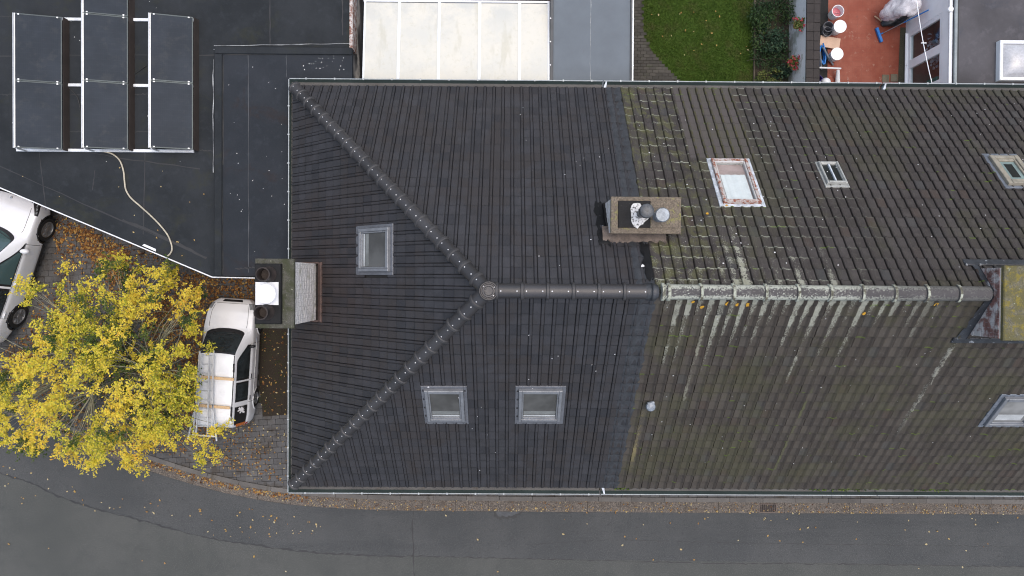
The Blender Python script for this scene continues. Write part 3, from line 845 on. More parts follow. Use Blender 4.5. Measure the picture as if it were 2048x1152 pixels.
# hip and ridge caps
for sg in (1, -1):
    A = Vector((XL + 0.06, sg * (HW - 0.06), EZ + 0.06 * TAN + 0.10)); B = Vector((XA, 0, RZ + 0.10))
    N = 21
    for k in range(N):
        ridge_cap(HL, A.lerp(B, k / N), A.lerp(B, (k + 1) / N), 0.165, M['paint_ridge'], name='hip_tile')
xs = [PX for PX in (990, 1040, 1091, 1143, 1195, 1245, 1296)]
X0 = P(990, 580, RZ + 0.1).x
step = (P(1296, 580, RZ + 0.1).x - X0) / 6
for k in range(6):
    ridge_cap(HL, (X0 + k * step, 0, RZ + 0.10), (X0 + (k + 1) * step, 0, RZ + 0.10), 0.165, M['paint_ridge'])
mb = MB()
mb.lathe([(0.235, -0.18), (0.225, 0.0), (0.205, 0.03), (0.19, 0.03), (0.175, -0.005), (0.155, -0.005), (0.14, 0.02), (0.11, 0.022), (0.095, 0.0), (0.0, -0.004)], 28, (XA + 0.03, 0, RZ + 0.2))
for a in (0.6, 2.4, 5.5): mb.lathe([(0.010, 0.0), (0.010, 0.02), (0.0, 0.022)], 8, (XA + 0.03 + 0.15 * math.cos(a), 0.15 * math.sin(a), RZ + 0.205), mi=1)
mb.build('hip_cap', [M['paint_ridge'], M['white_dot']], HL, smooth='auto')
# painted mortar joint between the two ridges
mb = MB()
mb.tube([(P(1290, 580, RZ).x + q * 0.26, 0, RZ + 0.03 + 0.02 * math.sin(q * 9)) for q in np.linspace(0, 1, 6)], [0.17, 0.2, 0.19, 0.21, 0.19, 0.16], 14)
mb.build('ridge_joint', M['bitumen_band'], HL, smooth=True)
XR0 = P(1331, 580, RZ).x; XR1 = P(1971, 580, RZ).x
for k in range(-1, 10):
    a = XR0 + (XR1 - XR0) * k / 10; b = XR0 + (XR1 - XR0) * (k + 1) / 10
    ridge_cap(HR, (max(a, XP + 0.12), 0, RZ + 0.10), (b, 0, RZ + 0.10), 0.165, M['lichen_ridge'], dots=False)
for k in range(6):
    a = 13.0 + k * 0.75; ridge_cap(HR, (a, 0, RZ + 0.1), (a + 0.75, 0, RZ + 0.1), 0.165, M['lichen_ridge'], dots=False)
# tarred band over the tiles along the party line, dressed down over their rolls
for pl, e0 in ((PN, 1.0), (PS, 1.0)):
    mb = MB(); nx, ny = 12, 60; vs = []; fs = []
    w = 0.44
    for j in range(ny + 1):
        for i in range(nx + 1):
            r = 0.0 + HW * 0.985 * j / ny
            c = XP - w + (w + 0.05 + 0.03 * math.sin(j * 0.9) + RNG.normal(0, 0.012) * (i == nx)) * i / nx
            vs.append(pl.pt(c, r, 0.034 + 0.011 * math.sin(2 * math.pi * (XP - c) / WL + 1.0) - 0.012 * ((r / GP) % 1.0) + (-0.03 if i in (0,) else 0)))
    for j in range(ny):
        for i in range(nx):
            k = j * (nx + 1) + i; f = (k, k + 1, k + nx + 2, k + nx + 1)
            fs.append(f if pl.k == 'S' else f[::-1])
    mb.add(vs, fs).build('tarred_band', M['bitumen_band'], HL)
XJ = P(1207, 160, EZ).x
gutter(HL, (XL - 0.12, HW), (XJ - 0.02, HW), (0, 1)); gutter(HL, (XL - 0.12, -HW), (XJ - 0.02, -HW), (0, -1))
gutter(HL, (XL, -HW - 0.21), (XL, HW + 0.21), (-1, 0), wd=0.62)
XJ2 = P(1765, 165, EZ).x
for sg in (1, -1):
    gutter(HR, (XJ + 0.02, sg * HW), (XJ2 - 0.015, sg * HW), (0, sg), dots=(sg > 0)); gutter(HR, (XJ2 + 0.015, sg * HW), (XE, sg * HW), (0, sg), dots=(sg > 0))
# pale gutter end pieces
for (px, py) in ((1210, 161), (1206, 979), (1768, 169)):
    q = P(px, py, EZ - 0.05); sg = 1 if q.y > 0 else -1
    mb = MB(); mb.prism([(q.x - 0.05, sg * (HW + 0.02)), (q.x + 0.03, sg * (HW + 0.02)), (q.x + 0.06, sg * (HW + 0.22)), (q.x + 0.02, sg * (HW + 0.22))], EZ - 0.125, EZ - 0.02)
    mb.build('gutter_bracket', M['white_lead'], HR if px > 1500 else HL)

# ---------------------------------------------------------------- chimneys
M['moss_slab'] = moss_slab('mossy_concrete', (0.10, 0.098, 0.082), (0.045, 0.050, 0.026))
M['yellow_slab'] = moss_slab('yellow_moss_slab', (0.15, 0.14, 0.10), (0.11, 0.10, 0.045), 0.40, 0.55, (0.19, 0.155, 0.035))
M['tan_slab'] = moss_slab('lichen_concrete', (0.18, 0.15, 0.115), (0.23, 0.22, 0.08), 0.58, 0.64)
M['tar'] = plain('tar_coat', (0.0105, 0.0108, 0.0115), 0.6, 0, 0.4, 5, 50, 0.5, dirt=(0.09, 0.09, 0.09), dirt_at=(0.66, 0.74), dirt_scale=20, spec=0.2)
M['pot'] = plain('sooty_clay_pot', (0.030, 0.022, 0.019), 0.75, 0, 0.5, 8, 50, 0.4)
M['white_metal'] = plain('white_metal', (0.80, 0.80, 0.80), 0.35, 0, 0.04)
M['galv'] = plain('galvanised', (0.22, 0.25, 0.28), 0.45, 0.3, 0.35, 9, 40)
M['galv_dark'] = plain('sooty_galvanised', (0.07, 0.075, 0.08), 0.45, 0.4, 0.5, 9, 40)
M['whitewash'] = white_brick()
M['lead_dark'] = plain('tarred_lead', (0.030, 0.033, 0.038), 0.5, 0, 0.4, 8, 50, 0.4, dirt=(0.30, 0.32, 0.34), dirt_at=(0.60, 0.68), dirt_scale=7)
M['brown_lead'] = plain('rusty_flashing', (0.070, 0.042, 0.034), 0.7, 0, 0.4, 5, 40, 0.4)
M['mortar'] = plain('mortar', (0.34, 0.33, 0.31), 0.9, 0, 0.2, 5, 50)
M['cement'] = plain('cement_fillet', (0.13, 0.105, 0.088), 0.9, 0, 0.4, 4, 40, 0.5, dirt=(0.03, 0.028, 0.027))
M['lime'] = peeling('bird_lime', (0.04, 0.035, 0.03), (0.72, 0.72, 0.70), 0.42, 0.48, 16)
M['red_brick'] = plain('old_red_brick', (0.20, 0.10, 0.085), 0.85, 0, 0.35, 8, 50, 0.4, dirt=(0.50, 0.48, 0.46), dirt_at=(0.44, 0.60), dirt_scale=2.6, piece=0.3)

def brick_face(parent, x0, y0, y1, z0f, z1, mat, sgn, name='brick', single=True, bl=0.215, bh=0.065, j=0.011):
    """bricks on a face of constant x; sgn is the side they look to"""
    me = None; mb = MB(); z = z1; row = 0
    o_ = off(parent)
    while True:
        z -= bh + j
        if z < min(z0f(y0), z0f((y0 + y1) / 2), z0f(y1)) - 0.02: break
        y = y0 - (bl / 2 if row % 2 else 0); row += 1
        while y < y1:
            a, b = max(y, y0), min(y + bl, y1); y += bl + j
            if b - a < 0.03 or z + bh < z0f((a + b) / 2): continue
            d = abs(RNG.normal(0, 0.003)) + 0.006
            xa, xb = (x0, x0 + sgn * d) if sgn > 0 else (x0 + sgn * d, x0)
            if not single: mb.box(xa - 0.004, xb, a, b, z, z + bh); continue
            if me is None:
                t = MB().box(-0.012, 0.012, -bl / 2, bl / 2, -bh / 2, bh / 2, bev=0.003); me = bpy.data.meshes.new('brick'); me.from_pydata(t.v, [], t.f); me.materials.append(mat)
            o = bpy.data.objects.new('brick', me); COL.objects.link(o); o.parent = parent
            o.location = Vector((x0 + sgn * (d - 0.012), (a + b) / 2, z + bh / 2)) - o_; o.scale = (1, (b - a) / bl, 1)
    if not single: return mb.build('brickwork', mat, parent, kind='stuff')

# gable chimney of the end house
cz = 6.30
_a, _b = P(510, 517, cz + 0.11), P(588, 657, cz + 0.11)
cx0, cx1, cy0, cy1 = _a.x + 0.09, _b.x - 0.05, _b.y + 0.09, _a.y - 0.08
ch = MB().box(cx0, cx1, cy0, cy1, 2.6, cz).build('chimney', M['mortar'], HL)
brick_face(ch, cx1, cy0, cy1, lambda y: EZ + (cx1 - XL) * TAN, cz - 0.01, M['whitewash'], 1, single=False, bh=0.062)
MB().box(cx0 - 0.09, cx1 + 0.05, cy0 - 0.09, cy1 + 0.08, cz + 0.002, cz + 0.11, bev=0.02).build('coping', M['moss_slab'], ch)
_a, _b = P(509, 527, cz + 0.22), P(562, 648, cz + 0.22)
MB().box(_a.x, _b.x, _b.y, _a.y, cz + 0.11, cz + 0.22, bev=0.02).build('tar_slab', M['tar'], ch)
for (px, py) in ((537, 549), (533, 624)):
    mb = MB(); q = P(px, py, cz + 0.22)
    mb.lathe([(0.21, 0.0), (0.19, 0.06), (0.165, 0.10), (0.16, 0.36), (0.175, 0.38), (0.18, 0.43), (0.155, 0.44), (0.145, 0.40), (0.14, 0.12), (0.0, 0.10)], 22, q)
    mb.build('chimney_pot', M['pot'], ch, smooth='auto')
_a, _b = P(511, 564, cz + 0.23), P(557, 610, cz + 0.23)
mb = MB().box(_a.x, _b.x, _b.y, _a.y, cz + 0.222, cz + 0.235); mb.build('cap_plate', M['white_metal'], ch)
mb = MB(); q = P(541, 587, cz + 0.235)
mb.lathe([(0.10, 0.0), (0.10, 0.33)], 18, q); mb.lathe([(0.245, 0.33), (0.25, 0.35), (0.24, 0.365), (0.0, 0.375)], 28, q)
mb.build('cowl', M['white_metal'], ch, smooth='auto')
mb = MB()
zb = EZ + (cx1 - XL) * TAN
mb.box(cx1 + 0.01, cx1 + 0.13, cy0 - 0.02, cy1 + 0.02, zb - 0.3, zb + 0.03)
mb.build('back_gutter', M['tar'], ch)
F = PW.frame(cy1 + 0.04, cx1 + 0.13 - XL, 0.0)
MB().box(0, cy1 - cy0 + 0.10, 0, 0.16, -0.02, 0.075, 0, F, 0.03).build('back_flashing', M['brown_lead'], ch)
mb = MB()
for y_, sg in ((cy0, -1), (cy1, 1)):
    for k in range(9):
        x = cx0 + (cx1 - cx0 + 0.1) * k / 9; z = EZ + (x - XL) * TAN
        mb.box(x, x + 0.125, min(y_, y_ + sg * 0.05), max(y_, y_ + sg * 0.05), z - 0.05, z + 0.17)
mb.build('side_flashing', M['brown_lead'], ch)

# shared chimney on the party line
sz = 7.98
_a, _b = P(1222, 393, sz + 0.1), P(1362, 468, sz + 0.1)
sx0, sx1, sy0, sy1 = _a.x + 0.02, _b.x - 0.05, _b.y + 0.04, _a.y - 0.04
ch = MB().box(sx0, sx1, sy0, sy1, 5.4, sz).build('chimney', M['whitewash'], HR)
ch['label'] = 'squat shared chimney with tarred half, lime crust and two metal flues'
MB().box(sx0 - 0.02, sx1 + 0.05, sy0 - 0.04, sy1 + 0.04, sz + 0.002, sz + 0.10, bev=0.015).build('coping', M['tan_slab'], ch)
MB().box(sx0 + 0.15, sx0 + 0.90, sy0 + 0.10, sy1 - 0.06, sz + 0.10, sz + 0.14, bev=0.01).build('tar_patch', M['tar'], ch)
mb = MB().box(sx0 + 0.905, sx1 - 0.02, sy0 + 0.10, sy1 - 0.06, sz + 0.10, sz + 0.125, bev=0.01); mb.build('cement_top', M['tan_slab'], ch)
mb = MB(); q = P(1278, 430, sz + 0.14)
n = 26; vs = [(q.x, q.y, sz + 0.165)]
for k in range(n):
    a = 2 * math.pi * k / n; r = 0.25 + 0.035 * math.sin(3 * a + 1) + RNG.normal(0, 0.014)
    vs.append((q.x + r * math.cos(a) * 0.85, q.y + r * math.sin(a) * 1.1, sz + 0.143))
mb.add(vs, [(0, 1 + k, 1 + (k + 1) % n) for k in range(n)]); mb.build('lime_crust', M['lime'], ch)
q = P(1281, 428, sz + 0.14)
mb = MB(); mb.lathe([(0.095, 0.0), (0.095, 0.55), (0.10, 0.56), (0.10, 0.60)], 18, q); mb.lathe([(0.155, 0.60), (0.165, 0.68), (0.16, 0.78), (0.13, 0.80), (0.0, 0.80)], 20, q)
q2 = Vector(q); mb.build('flue_pipe', M['galv_dark'], ch, smooth='auto')
q = P(1317, 433, sz + 0.12)
mb = MB(); mb.lathe([(0.14, 0.0), (0.13, 0.05), (0.12, 0.34)], 18, q); mb.lathe([(0.165, 0.36), (0.17, 0.42), (0.15, 0.46), (0.0, 0.475)], 22, q)
mb.build('flue_cap', M['galv'], ch, smooth='auto')
# cement fillet at the ridge side, tar smears at the left
def on_n(px, py): c, r = PN.hit(px, py, 0.05); return c, r
c0, r0 = on_n(1206, 484); c1, r1 = on_n(1330, 470)
mb = MB(); n = 30; vs = []; fs = []
for i in range(n + 1):
    c = c0 + (c1 - c0) * i / n; e = 0.02 * math.sin(i * 1.3) + RNG.normal(0, 0.012)
    for (r, h) in ((r1 - 0.10, 0.16), (r1 + 0.02, 0.14), (r0 + e, 0.05), (r0 + e + 0.02, -0.01)): vs.append(PN.pt(c, r, h))
for i in range(n):
    for k in range(3): fs.append((4 * i + k, 4 * i + 4 + k, 4 * i + 5 + k, 4 * i + 1 + k))
mb.add(vs, fs).build('cement_fillet', M['cement'], ch)
mb = MB()
for (a, b, c_, d, h) in ((1190, 405, 1216, 470, 0.050), (1196, 462, 1222, 492, 0.056), (1280, 486, 1312, 560, 0.056)):
    ca, ra = on_n(a, b); cb, rb = on_n(c_, d); nx, ny = 5, 7; vs = []; fs = []
    for j in range(ny + 1):
        for i in range(nx + 1):
            u = i / nx; v = j / ny; ed = (i in (0, nx)) or (j in (0, ny))
            vs.append(PN.pt(ca + (cb - ca) * u + RNG.normal(0, 0.03) * ed, ra + (rb - ra) * v + RNG.normal(0, 0.03) * ed, h * (0.6 if ed else 1.0) + RNG.normal(0, 0.004)))
    for j in range(ny):
        for i in range(nx): k = j * (nx + 1) + i; fs.append((k, k + nx + 1, k + nx + 2, k + 1))
    MB().add(vs, fs).build('tar_smear', M['tar'], ch, smooth=True)
mb = MB()
for k in range(6):
    y = sy0 + (sy1 - sy0) * k / 6; z = EZ + (HW - y) * TAN
    mb.box(sx0 - 0.05, sx0 - 0.004, y, y + 0.135, z - 0.12, z + 0.10)
mb.build('side_flashing', M['tar'], ch)

# far chimney astride the ridge, at the picture edge
fz = 8.95
_a, _b = P(2009, 531, fz + 0.1), P(2100, 682, fz + 0.1)
fx0, fx1, fy0, fy1 = _a.x - 0.02, _b.x + 0.5, _b.y + 0.04, _a.y - 0.05
ch = MB().box(fx0, fx1, fy0, fy1, 6.9, fz).build('chimney', M['mortar'], HR)
ch['label'] = 'brick chimney astride the ridge with yellow mossy top'
brick_face(ch, fx0, fy0, fy1, lambda y: RZ - abs(y) * TAN, fz - 0.005, M['red_brick'], -1)
MB().box(fx0 + 0.02, fx1, fy0 - 0.04, fy1 + 0.05, fz + 0.002, fz + 0.10, bev=0.02).build('coping', M['yellow_slab'], ch)
for pl, ya, yb in ((PN, 0.0, fy1 + 0.05), (PS, fy0 - 0.05, 0.0)):
    mb = MB(); n = 10; vs = []; fs = []
    for k in range(n + 1):
        y = ya + (yb - ya) * k / n; r = HW - abs(y); wv = 0.17 if pl.k == 'N' else 0.24
        vs += [pl.pt(fx0 - wv * (0.5 + 0.5 * abs(y)) + RNG.normal(0, 0.012), r, 0.055 + RNG.normal(0, 0.004)), pl.pt(fx0 - 0.02, r, 0.075), pl.pt(fx0 - 0.016, r, 0.09)]
    for k in range(n):
        for i in range(2):
            f = (3 * k + i, 3 * k + i + 1, 3 * k + i + 4, 3 * k + i + 3); fs.append(f)
    mb.add(vs, fs).build('lead_flashing', M['lead_dark'], ch)
for (pl, yy, ln) in ((PN, fy1 + 0.04, 1), (PS, fy0 - 0.04, 1)):
    r = HW - abs(yy)
    F = pl.frame(fx0 - 0.3 if pl.k == 'S' else fx1, r - 0.14, 0.0)
    MB().box(0, fx1 - fx0 + 0.3, 0, 0.14 / CA, 0.0, 0.07, 0, F, 0.02).build('apron_flashing', M['lead_dark'], ch)

# vent cowl low on the street slope, and moss lying in the street gutter
c, r = PS.hit(1300, 812, 0.1)
mb = MB(); q = PS.pt(c, r, 0.0)
mb.lathe([(0.075, -0.05), (0.075, 0.20), (0.125, 0.20), (0.13, 0.23), (0.11, 0.27), (0.04, 0.30), (0.0, 0.30)], 16, q)
mb.tube([q + Vector((-0.08, 0.07, 0.22)), q + Vector((0.09, 0.11, 0.22))], 0.05, 10)
mb.build('vent_cowl', M['galv'], HR, smooth='auto')

# ---------------------------------------------------------------- ground, road, kerb, forecourt
M['earth'] = litter_ground('earth', (0.035, 0.028, 0.02), (0.07, 0.06, 0.045), (0.04, 0.055, 0.02))
M['paver'] = plain('grey_paver', (0.082, 0.080, 0.078), 0.8, 0, 0.25, 1.5, 60, 0.3, dirt=(0.05, 0.042, 0.034), dirt_at=(0.48, 0.66), piece=0.12)
M['joint'] = litter_ground('paver_joint', (0.03, 0.028, 0.022), (0.055, 0.05, 0.04), (0.035, 0.045, 0.02))
M['aggregate'] = aggregate()
M['kerb'] = plain('kerb_concrete', (0.110, 0.102, 0.092), 0.85, 0, 0.25, 2, 50, 0.3, dirt=(0.06, 0.05, 0.035), piece=0.2)
M['seam'] = plain('bitumen_seam', (0.020, 0.021, 0.021), 0.6)
M['tar_patch'] = plain('asphalt_patch', (0.062, 0.066, 0.070), 0.75, 0, 0.3, 4, 90, 0.5)
def structure(o): o['kind'] = 'structure'; return o
structure(MB().sheet([(-600, -600), (600, -600), (600, 600), (-600, 600)], -0.03).build('ground', M['earth']))
edge_px = [(-520, 560), (-260, 690), (-100, 775), (0, 822), (80, 857), (160, 892), (250, 925), (330, 952), (430, 981), (520, 1000), (600, 1011), (700, 1018), (800, 1021), (1024, 1023), (1500, 1026), (2048, 1029), (2600, 1033)]
edge = [tuple(v)[:2] for v in catmull([P(a, b) for a, b in edge_px], 8)]
road = [(edge[0][0] - 40, edge[0][1] + 16)] + edge + [(80, edge[-1][1] - 0.4), (80, -60), (-120, -60), (-120, edge[0][1] + 30)]
ROAD = structure(MB().sheet(road, 0.0).build('road', M['asphalt']))
# the outer lane is an older, greyer surface
g = G('old_asphalt')
n1 = g.noise(0.3, 5, 0.65); n2 = g.noise(1.6, 5, 0.7, dist=0.3); nf = g.noise(32, 3, 0.85); n3 = g.noise(14, 5, 0.8)
c = g.mix(g.step(n1, 0.35, 0.65), (0.0510, 0.0549, 0.0510), (0.0652, 0.0681, 0.0634))
c = g.mix(g.mul(g.step(n2, 0.45, 0.68), 0.5), c, (0.0436, 0.0473, 0.0454))
c = g.mix(g.mul(g.step(nf, 0.5, 0.72), 0.6), c, (0.1608, 0.1608, 0.1466)); c = g.mix(g.mul(g.step(n3, 0.54, 0.68), 0.45), c, (0.0341, 0.0341, 0.0341))
g.bump(nf, 0.5, 0.006); M['old_asphalt'] = g.done(c, 0.75, spec=0.3)
ol = [P(a, b) for a, b in ((-900, 700), (-300, 845), (-40, 935), (60, 965), (100, 985), (180, 1015), (280, 1040), (400, 1072), (520, 1092), (640, 1106), (760, 1112), (826, 1113), (1160, 1119), (1700, 1127), (2600, 1142))]
ol = [tuple(v)[:2] for v in catmull(ol, 4)]
MB().sheet(ol + [(70, ol[-1][1]), (70, -50), (ol[0][0], -50)], 0.002).build('road_lane', M['old_asphalt'], ROAD)
# cracks and sealed joints of the carriageway
def seam(pts, w, wob=0.5, nm='road_seam', z=0.004):
    pp = resample(catmull([P(a, b) for a, b in pts], 6), 0.12)
    pp = [p + Vector((RNG.normal(0, 0.012), RNG.normal(0, 0.012), 0)) for p in pp]
    MB().strip(pp, w, z, wob=wob).build(nm, M['seam'], ROAD)
seam([(-40, 935), (60, 965), (100, 985), (180, 1015), (280, 1040), (400, 1072), (520, 1092), (640, 1106), (760, 1112), (826, 1113)], 0.045, 0.8)
seam([(826, 1022), (825, 1060), (827, 1110), (828, 1170)], 0.032, 0.8)
seam([(826, 1112), (980, 1116), (1160, 1120), (1400, 1126), (1700, 1128), (2100, 1135)], 0.026, 0.8)
seam([(1060, 1090), (1220, 1080), (1500, 1086), (2100, 1094)], 0.011, 0.8)
seam([(988, 1020), (994, 1033), (1010, 1036), (1028, 1033), (1044, 1024), (1060, 1020)], 0.085)
MB().sheet([tuple(P(a, b))[:2] for a, b in ((990, 1019), (996, 1032), (1010, 1035), (1028, 1031), (1044, 1022), (1030, 1018), (1008, 1018))], 0.002).build('road_patch', M['tar_patch'], ROAD)
seam([(960, 1024), (1000, 1020), (1060, 1021), (1130, 1025), (1190, 1024)], 0.03, 0.7)
seam([(640, 1012), (760, 1019), (860, 1021), (960, 1022)], 0.03, 0.7)

# kerb: gutter stones, then kerb stones, laid along the curve
cum = [0.0]
for i in range(1, len(edge)): cum.append(cum[-1] + math.dist(edge[i], edge[i - 1]))
def along(s, o):
    s = min(max(s, 0), cum[-1] - 1e-4)
    i = max(k for k in range(len(cum) - 1) if cum[k] <= s)
    t = (s - cum[i]) / (cum[i + 1] - cum[i]); a, b = edge[i], edge[i + 1]
    i0, i1 = max(i - 2, 0), min(i + 3, len(edge) - 1)
    tx, ty = edge[i1][0] - edge[i0][0], edge[i1][1] - edge[i0][1]; l = math.hypot(tx, ty)
    return (a[0] + (b[0] - a[0]) * t - ty / l * o, a[1] + (b[1] - a[1]) * t + tx / l * o)
KERB = MB()
nn = 160
vs = []; fs = []
for k in range(nn + 1):
    s = cum[-1] * k / nn; a = along(s, 0.004); b = along(s, 0.98); vs += [(*a, 0.02), (*b, 0.02)]
for k in range(nn): fs.append((2 * k, 2 * k + 2, 2 * k + 3, 2 * k + 1))
KERB = structure(KERB.add(vs, fs).build('kerb', M['joint']))
def stones(name, o0, o1, z1, L, mat, s0, s1, gap=0.012):
    s = s0; n = 0
    while s < s1:
        l = L * (1 + RNG.normal(0, 0.01)); a, b, c, d = along(s + gap / 2, o0), along(s + l - gap / 2, o0), along(s + l - gap / 2, o1), along(s + gap / 2, o1)
        cx, cy = (a[0] + c[0]) / 2, (a[1] + c[1]) / 2
        zt = z1 + RNG.normal(0, 0.004)
        mb = MB(); mb.prism([a, b, c, d], -0.02, zt)
        o = mb.build(name, mat, KERB); s += l; n += 1
s_l = [cum[k] for k in range(len(edge)) if edge[k][0] > -18.6][0]; s_r = [cum[k] for k in range(len(edge)) if edge[k][0] > 18.4][0]
stones('gutter_stone', 0.012, 0.40, 0.035, 1.15, M['aggregate'], s_l, s_r)
stones('kerb_stone', 0.412, 0.565, 0.125, 1.15, M['kerb'], s_l + 0.4, s_r)
s_h = [cum[k] for k in range(len(edge)) if edge[k][0] > -7.2][0]
stones('edge_paver', 0.577, 0.80, 0.105, 0.335, M['paver'], s_h, s_r)
# narrow pavement between kerb and house front
pv = [along(s_h + (s_r - s_h) * k / 40, 0.80) for k in range(41)]
PAVE = structure(MB().sheet(pv + [(pv[-1][0], -HW + 0.5), (pv[0][0], -HW + 0.5)], 0.06).build('pavement', M['joint']))
mb = MB(); yy = -HW + 0.46
while yy > -7.9:
    x_ = -6.8 + RNG.uniform(0, 0.3)
    while x_ < 18:
        if yy - 0.20 > along(s_h + (x_ + 7.2), 0.80)[1]: mb.box(x_, x_ + 0.293, yy - 0.195, yy, 0.03, 0.10 + RNG.normal(0, 0.003))
        x_ += 0.30
    yy -= 0.202
mb.build('paver_field', M['paver'], PAVE, kind='stuff')
# drain grate in the gutter stones
DG = thing('drain_grate', 'rusty slotted drain grate set in the gutter stones', 'drain grate', P(1535, 1016))
q = P(1535, 1015.5); M['iron'] = plain('rusty_iron', (0.12, 0.095, 0.08), 0.7, 0.4, 0.4, 8, 60)
mb = MB(); hw, hh = 0.31, 0.165
for (x0, x1, y0, y1) in ((-hw, hw, -hh, -hh + 0.035), (-hw, hw, hh - 0.035, hh), (-hw, -hw + 0.035, -hh + 0.035, hh - 0.035), (hw - 0.035, hw, -hh + 0.035, hh - 0.035)):
    mb.box(q.x + x0, q.x + x1, q.y + y0, q.y + y1, 0.0, 0.052)
mb.build('frame', M['iron'], DG)
MB().box(q.x - hw + 0.03, q.x + hw - 0.03, q.y - hh + 0.03, q.y + hh - 0.03, 0.02, 0.039).build('pit', plain('grate_pit', (0.006, 0.006, 0.006), 0.9), DG)
for k in range(8):
    x = q.x - hw + 0.07 + k * (2 * hw - 0.14) / 7
    MB().box(x - 0.014, x + 0.014, q.y - hh + 0.036, q.y + hh - 0.036, 0.03, 0.048).build('bar', M['iron'], DG)

# forecourt of grey pavers
e_in = [along(cum[-1] * k / 200, 0.58) for k in range(201)]
e_in = [p for p in e_in if p[0] < -6.6 and p[0] > -30]
fore = [(-6.05, e_in[-1][1])] + e_in[::-1] + [(-30, 14), (-6.05, 14)]
FORE = structure(MB().sheet(fore, 0.055).build('forecourt', M['joint']))
bed = [tuple(P(a, b))[:2] for a, b in ((524, 590), (600, 590), (600, 826), (528, 832), (520, 760))]
ga, gb = P(-40, 358, 2.7), P(425, 555, 2.7)
cand = []
pw, pl_ = 0.285, 0.19
rot = math.radians(3.0); cr, sr = math.cos(rot), math.sin(rot)
for j in range(-40, 44):
    for i in range(-40, 40):
        lx = i * (pw + 0.007) + (0.5 * pw if j % 2 else 0); ly = j * (pl_ + 0.007)
        x = -12 + lx * cr - ly * sr; y = -2 + lx * sr + ly * cr
        if x < -19.5 or x > -6.1 or y > 4.6 or y < -8.5: continue
        if not inside((x, y + 0.14), fore): continue
        if inside((x, y), bed) and inside((x + 0.15, y), bed): continue
        t = (x - ga.x) / (gb.x - ga.x); yl = ga.y + (gb.y - ga.y) * t
        if x < gb.x and y > yl + 0.3: continue
        if x > gb.x and y > gb.y + 0.2: continue
        # how open to view the place is: right lower corner and the strip by the flat roof first
        qx = 1016 + x * FPX / CAM_H; qy = 558 - (y - CAM_Y) * FPX / CAM_H
        tree = math.hypot((qx - 215) / 215, (qy - 730) / 215)
        sc = tree + (0.6 if (qx > 420 and qy > 840) else 0) - (1.0 if (410 < qx < 525 and 590 < qy < 850) else 0) - (2 if qx < 0 else 0) - (1 if qx < 100 else 0)
        cand.append((-sc, x, y))
cand.sort()
tp = MB().box(-pw / 2, pw / 2, -pl_ / 2, pl_ / 2, -0.05, 0.0, bev=0.006)
pm = bpy.data.meshes.new('paver'); pm.from_pydata(tp.v, [], tp.f); pm.materials.append(M['paver'])
rest = MB()
for k, (_, x, y) in enumerate(cand):
    mm = Matrix.Translation((x, y, 0.09 + RNG.normal(0, 0.004))) @ Matrix.Rotation(rot + RNG.normal(0, 0.01), 4, 'Z') @ Matrix.Rotation(RNG.normal(0, 0.006), 4, 'X')
    if k < 300:
        o = bpy.data.objects.new('paver', pm); COL.objects.link(o); o.parent = FORE; o.matrix_local = mm
    else: rest.add(tp.v, tp.f, 0, mm)
rest.build('paver_field', M['paver'], FORE, kind='stuff')
BED = structure(MB().sheet(bed, 0.11).build('planting_bed', litter_ground('damp_soil', (0.020, 0.016, 0.012), (0.044, 0.035, 0.026), (0.034, 0.030, 0.019))))

# ---------------------------------------------------------------- flat roofed garage with solar panels
GZ = 2.70
M['epdm'] = membrane('roof_membrane', (0.016, 0.0190, 0.0215), (0.025, 0.0285, 0.032), (0.031, 0.033, 0.021))
M['epdm_blue'] = membrane('roof_membrane_blue', (0.019, 0.023, 0.028), (0.026, 0.030, 0.036), (0.026, 0.020, 0.019))
M['white_trim'] = plain('white_trim', (0.72, 0.73, 0.74), 0.4, 0, 0.1, 2, 40)
M['faint_seam'] = plain('membrane_seam', (0.0155, 0.0165, 0.018), 0.6)
M['pale_seam'] = plain('worn_edge', (0.28, 0.29, 0.29), 0.7, 0, 0.5, 5, 50)
GAR = thing('garage', 'flat roofed garage with black membrane roof beside the end house', 'garage', (-12, 6, 0))
gx = XL - 0.05
gp = [tuple(P(-330, 235, GZ))[:2], tuple(P(425, 553, GZ))[:2], (gx, P(500, 556, GZ).y), (gx, HW + 0.3), (P(703, 80, GZ).x, HW + 0.3), (P(703, 80, GZ).x, 12.5), (P(-330, 235, GZ).x, 12.5)]
wp = [(p[0], p[1]) for p in gp]
cxm = sum(p[0] for p in gp) / len(gp); cym = 6.5
wp = [(p[0] + (0.16 if p[0] < cxm else -0.1), p[1] + (0.14 if p[1] < cym else -0.1)) for p in gp]
MB().prism(wp, 0.0, GZ - 0.06).build('wall', M['wall_brick'], GAR)
GR = MB().prism(gp, GZ - 0.05, GZ).build('roof', M['epdm'], GAR)
def flat_strip(pts, w, z, mat, parent, nm): MB().strip([P(a, b, z) for a, b in pts], w, z).build(nm, mat, parent)
tr = MB()
for a, b in ((gp[0], gp[1]), (gp[1], gp[2])):
    d = Vector((b[0] - a[0], b[1] - a[1], 0)).normalized(); n = Vector((d.y, -d.x, 0))
    c = [Vector((*a, 0)) + n * 0.004, Vector((*b, 0)) + n * 0.004, Vector((*b, 0)) + n * 0.035, Vector((*a, 0)) + n * 0.035]
    tr.prism([tuple(v)[:2] for v in c], GZ - 0.12, GZ + 0.03)
tr.build('edge_trim', M['white_trim'], GAR)
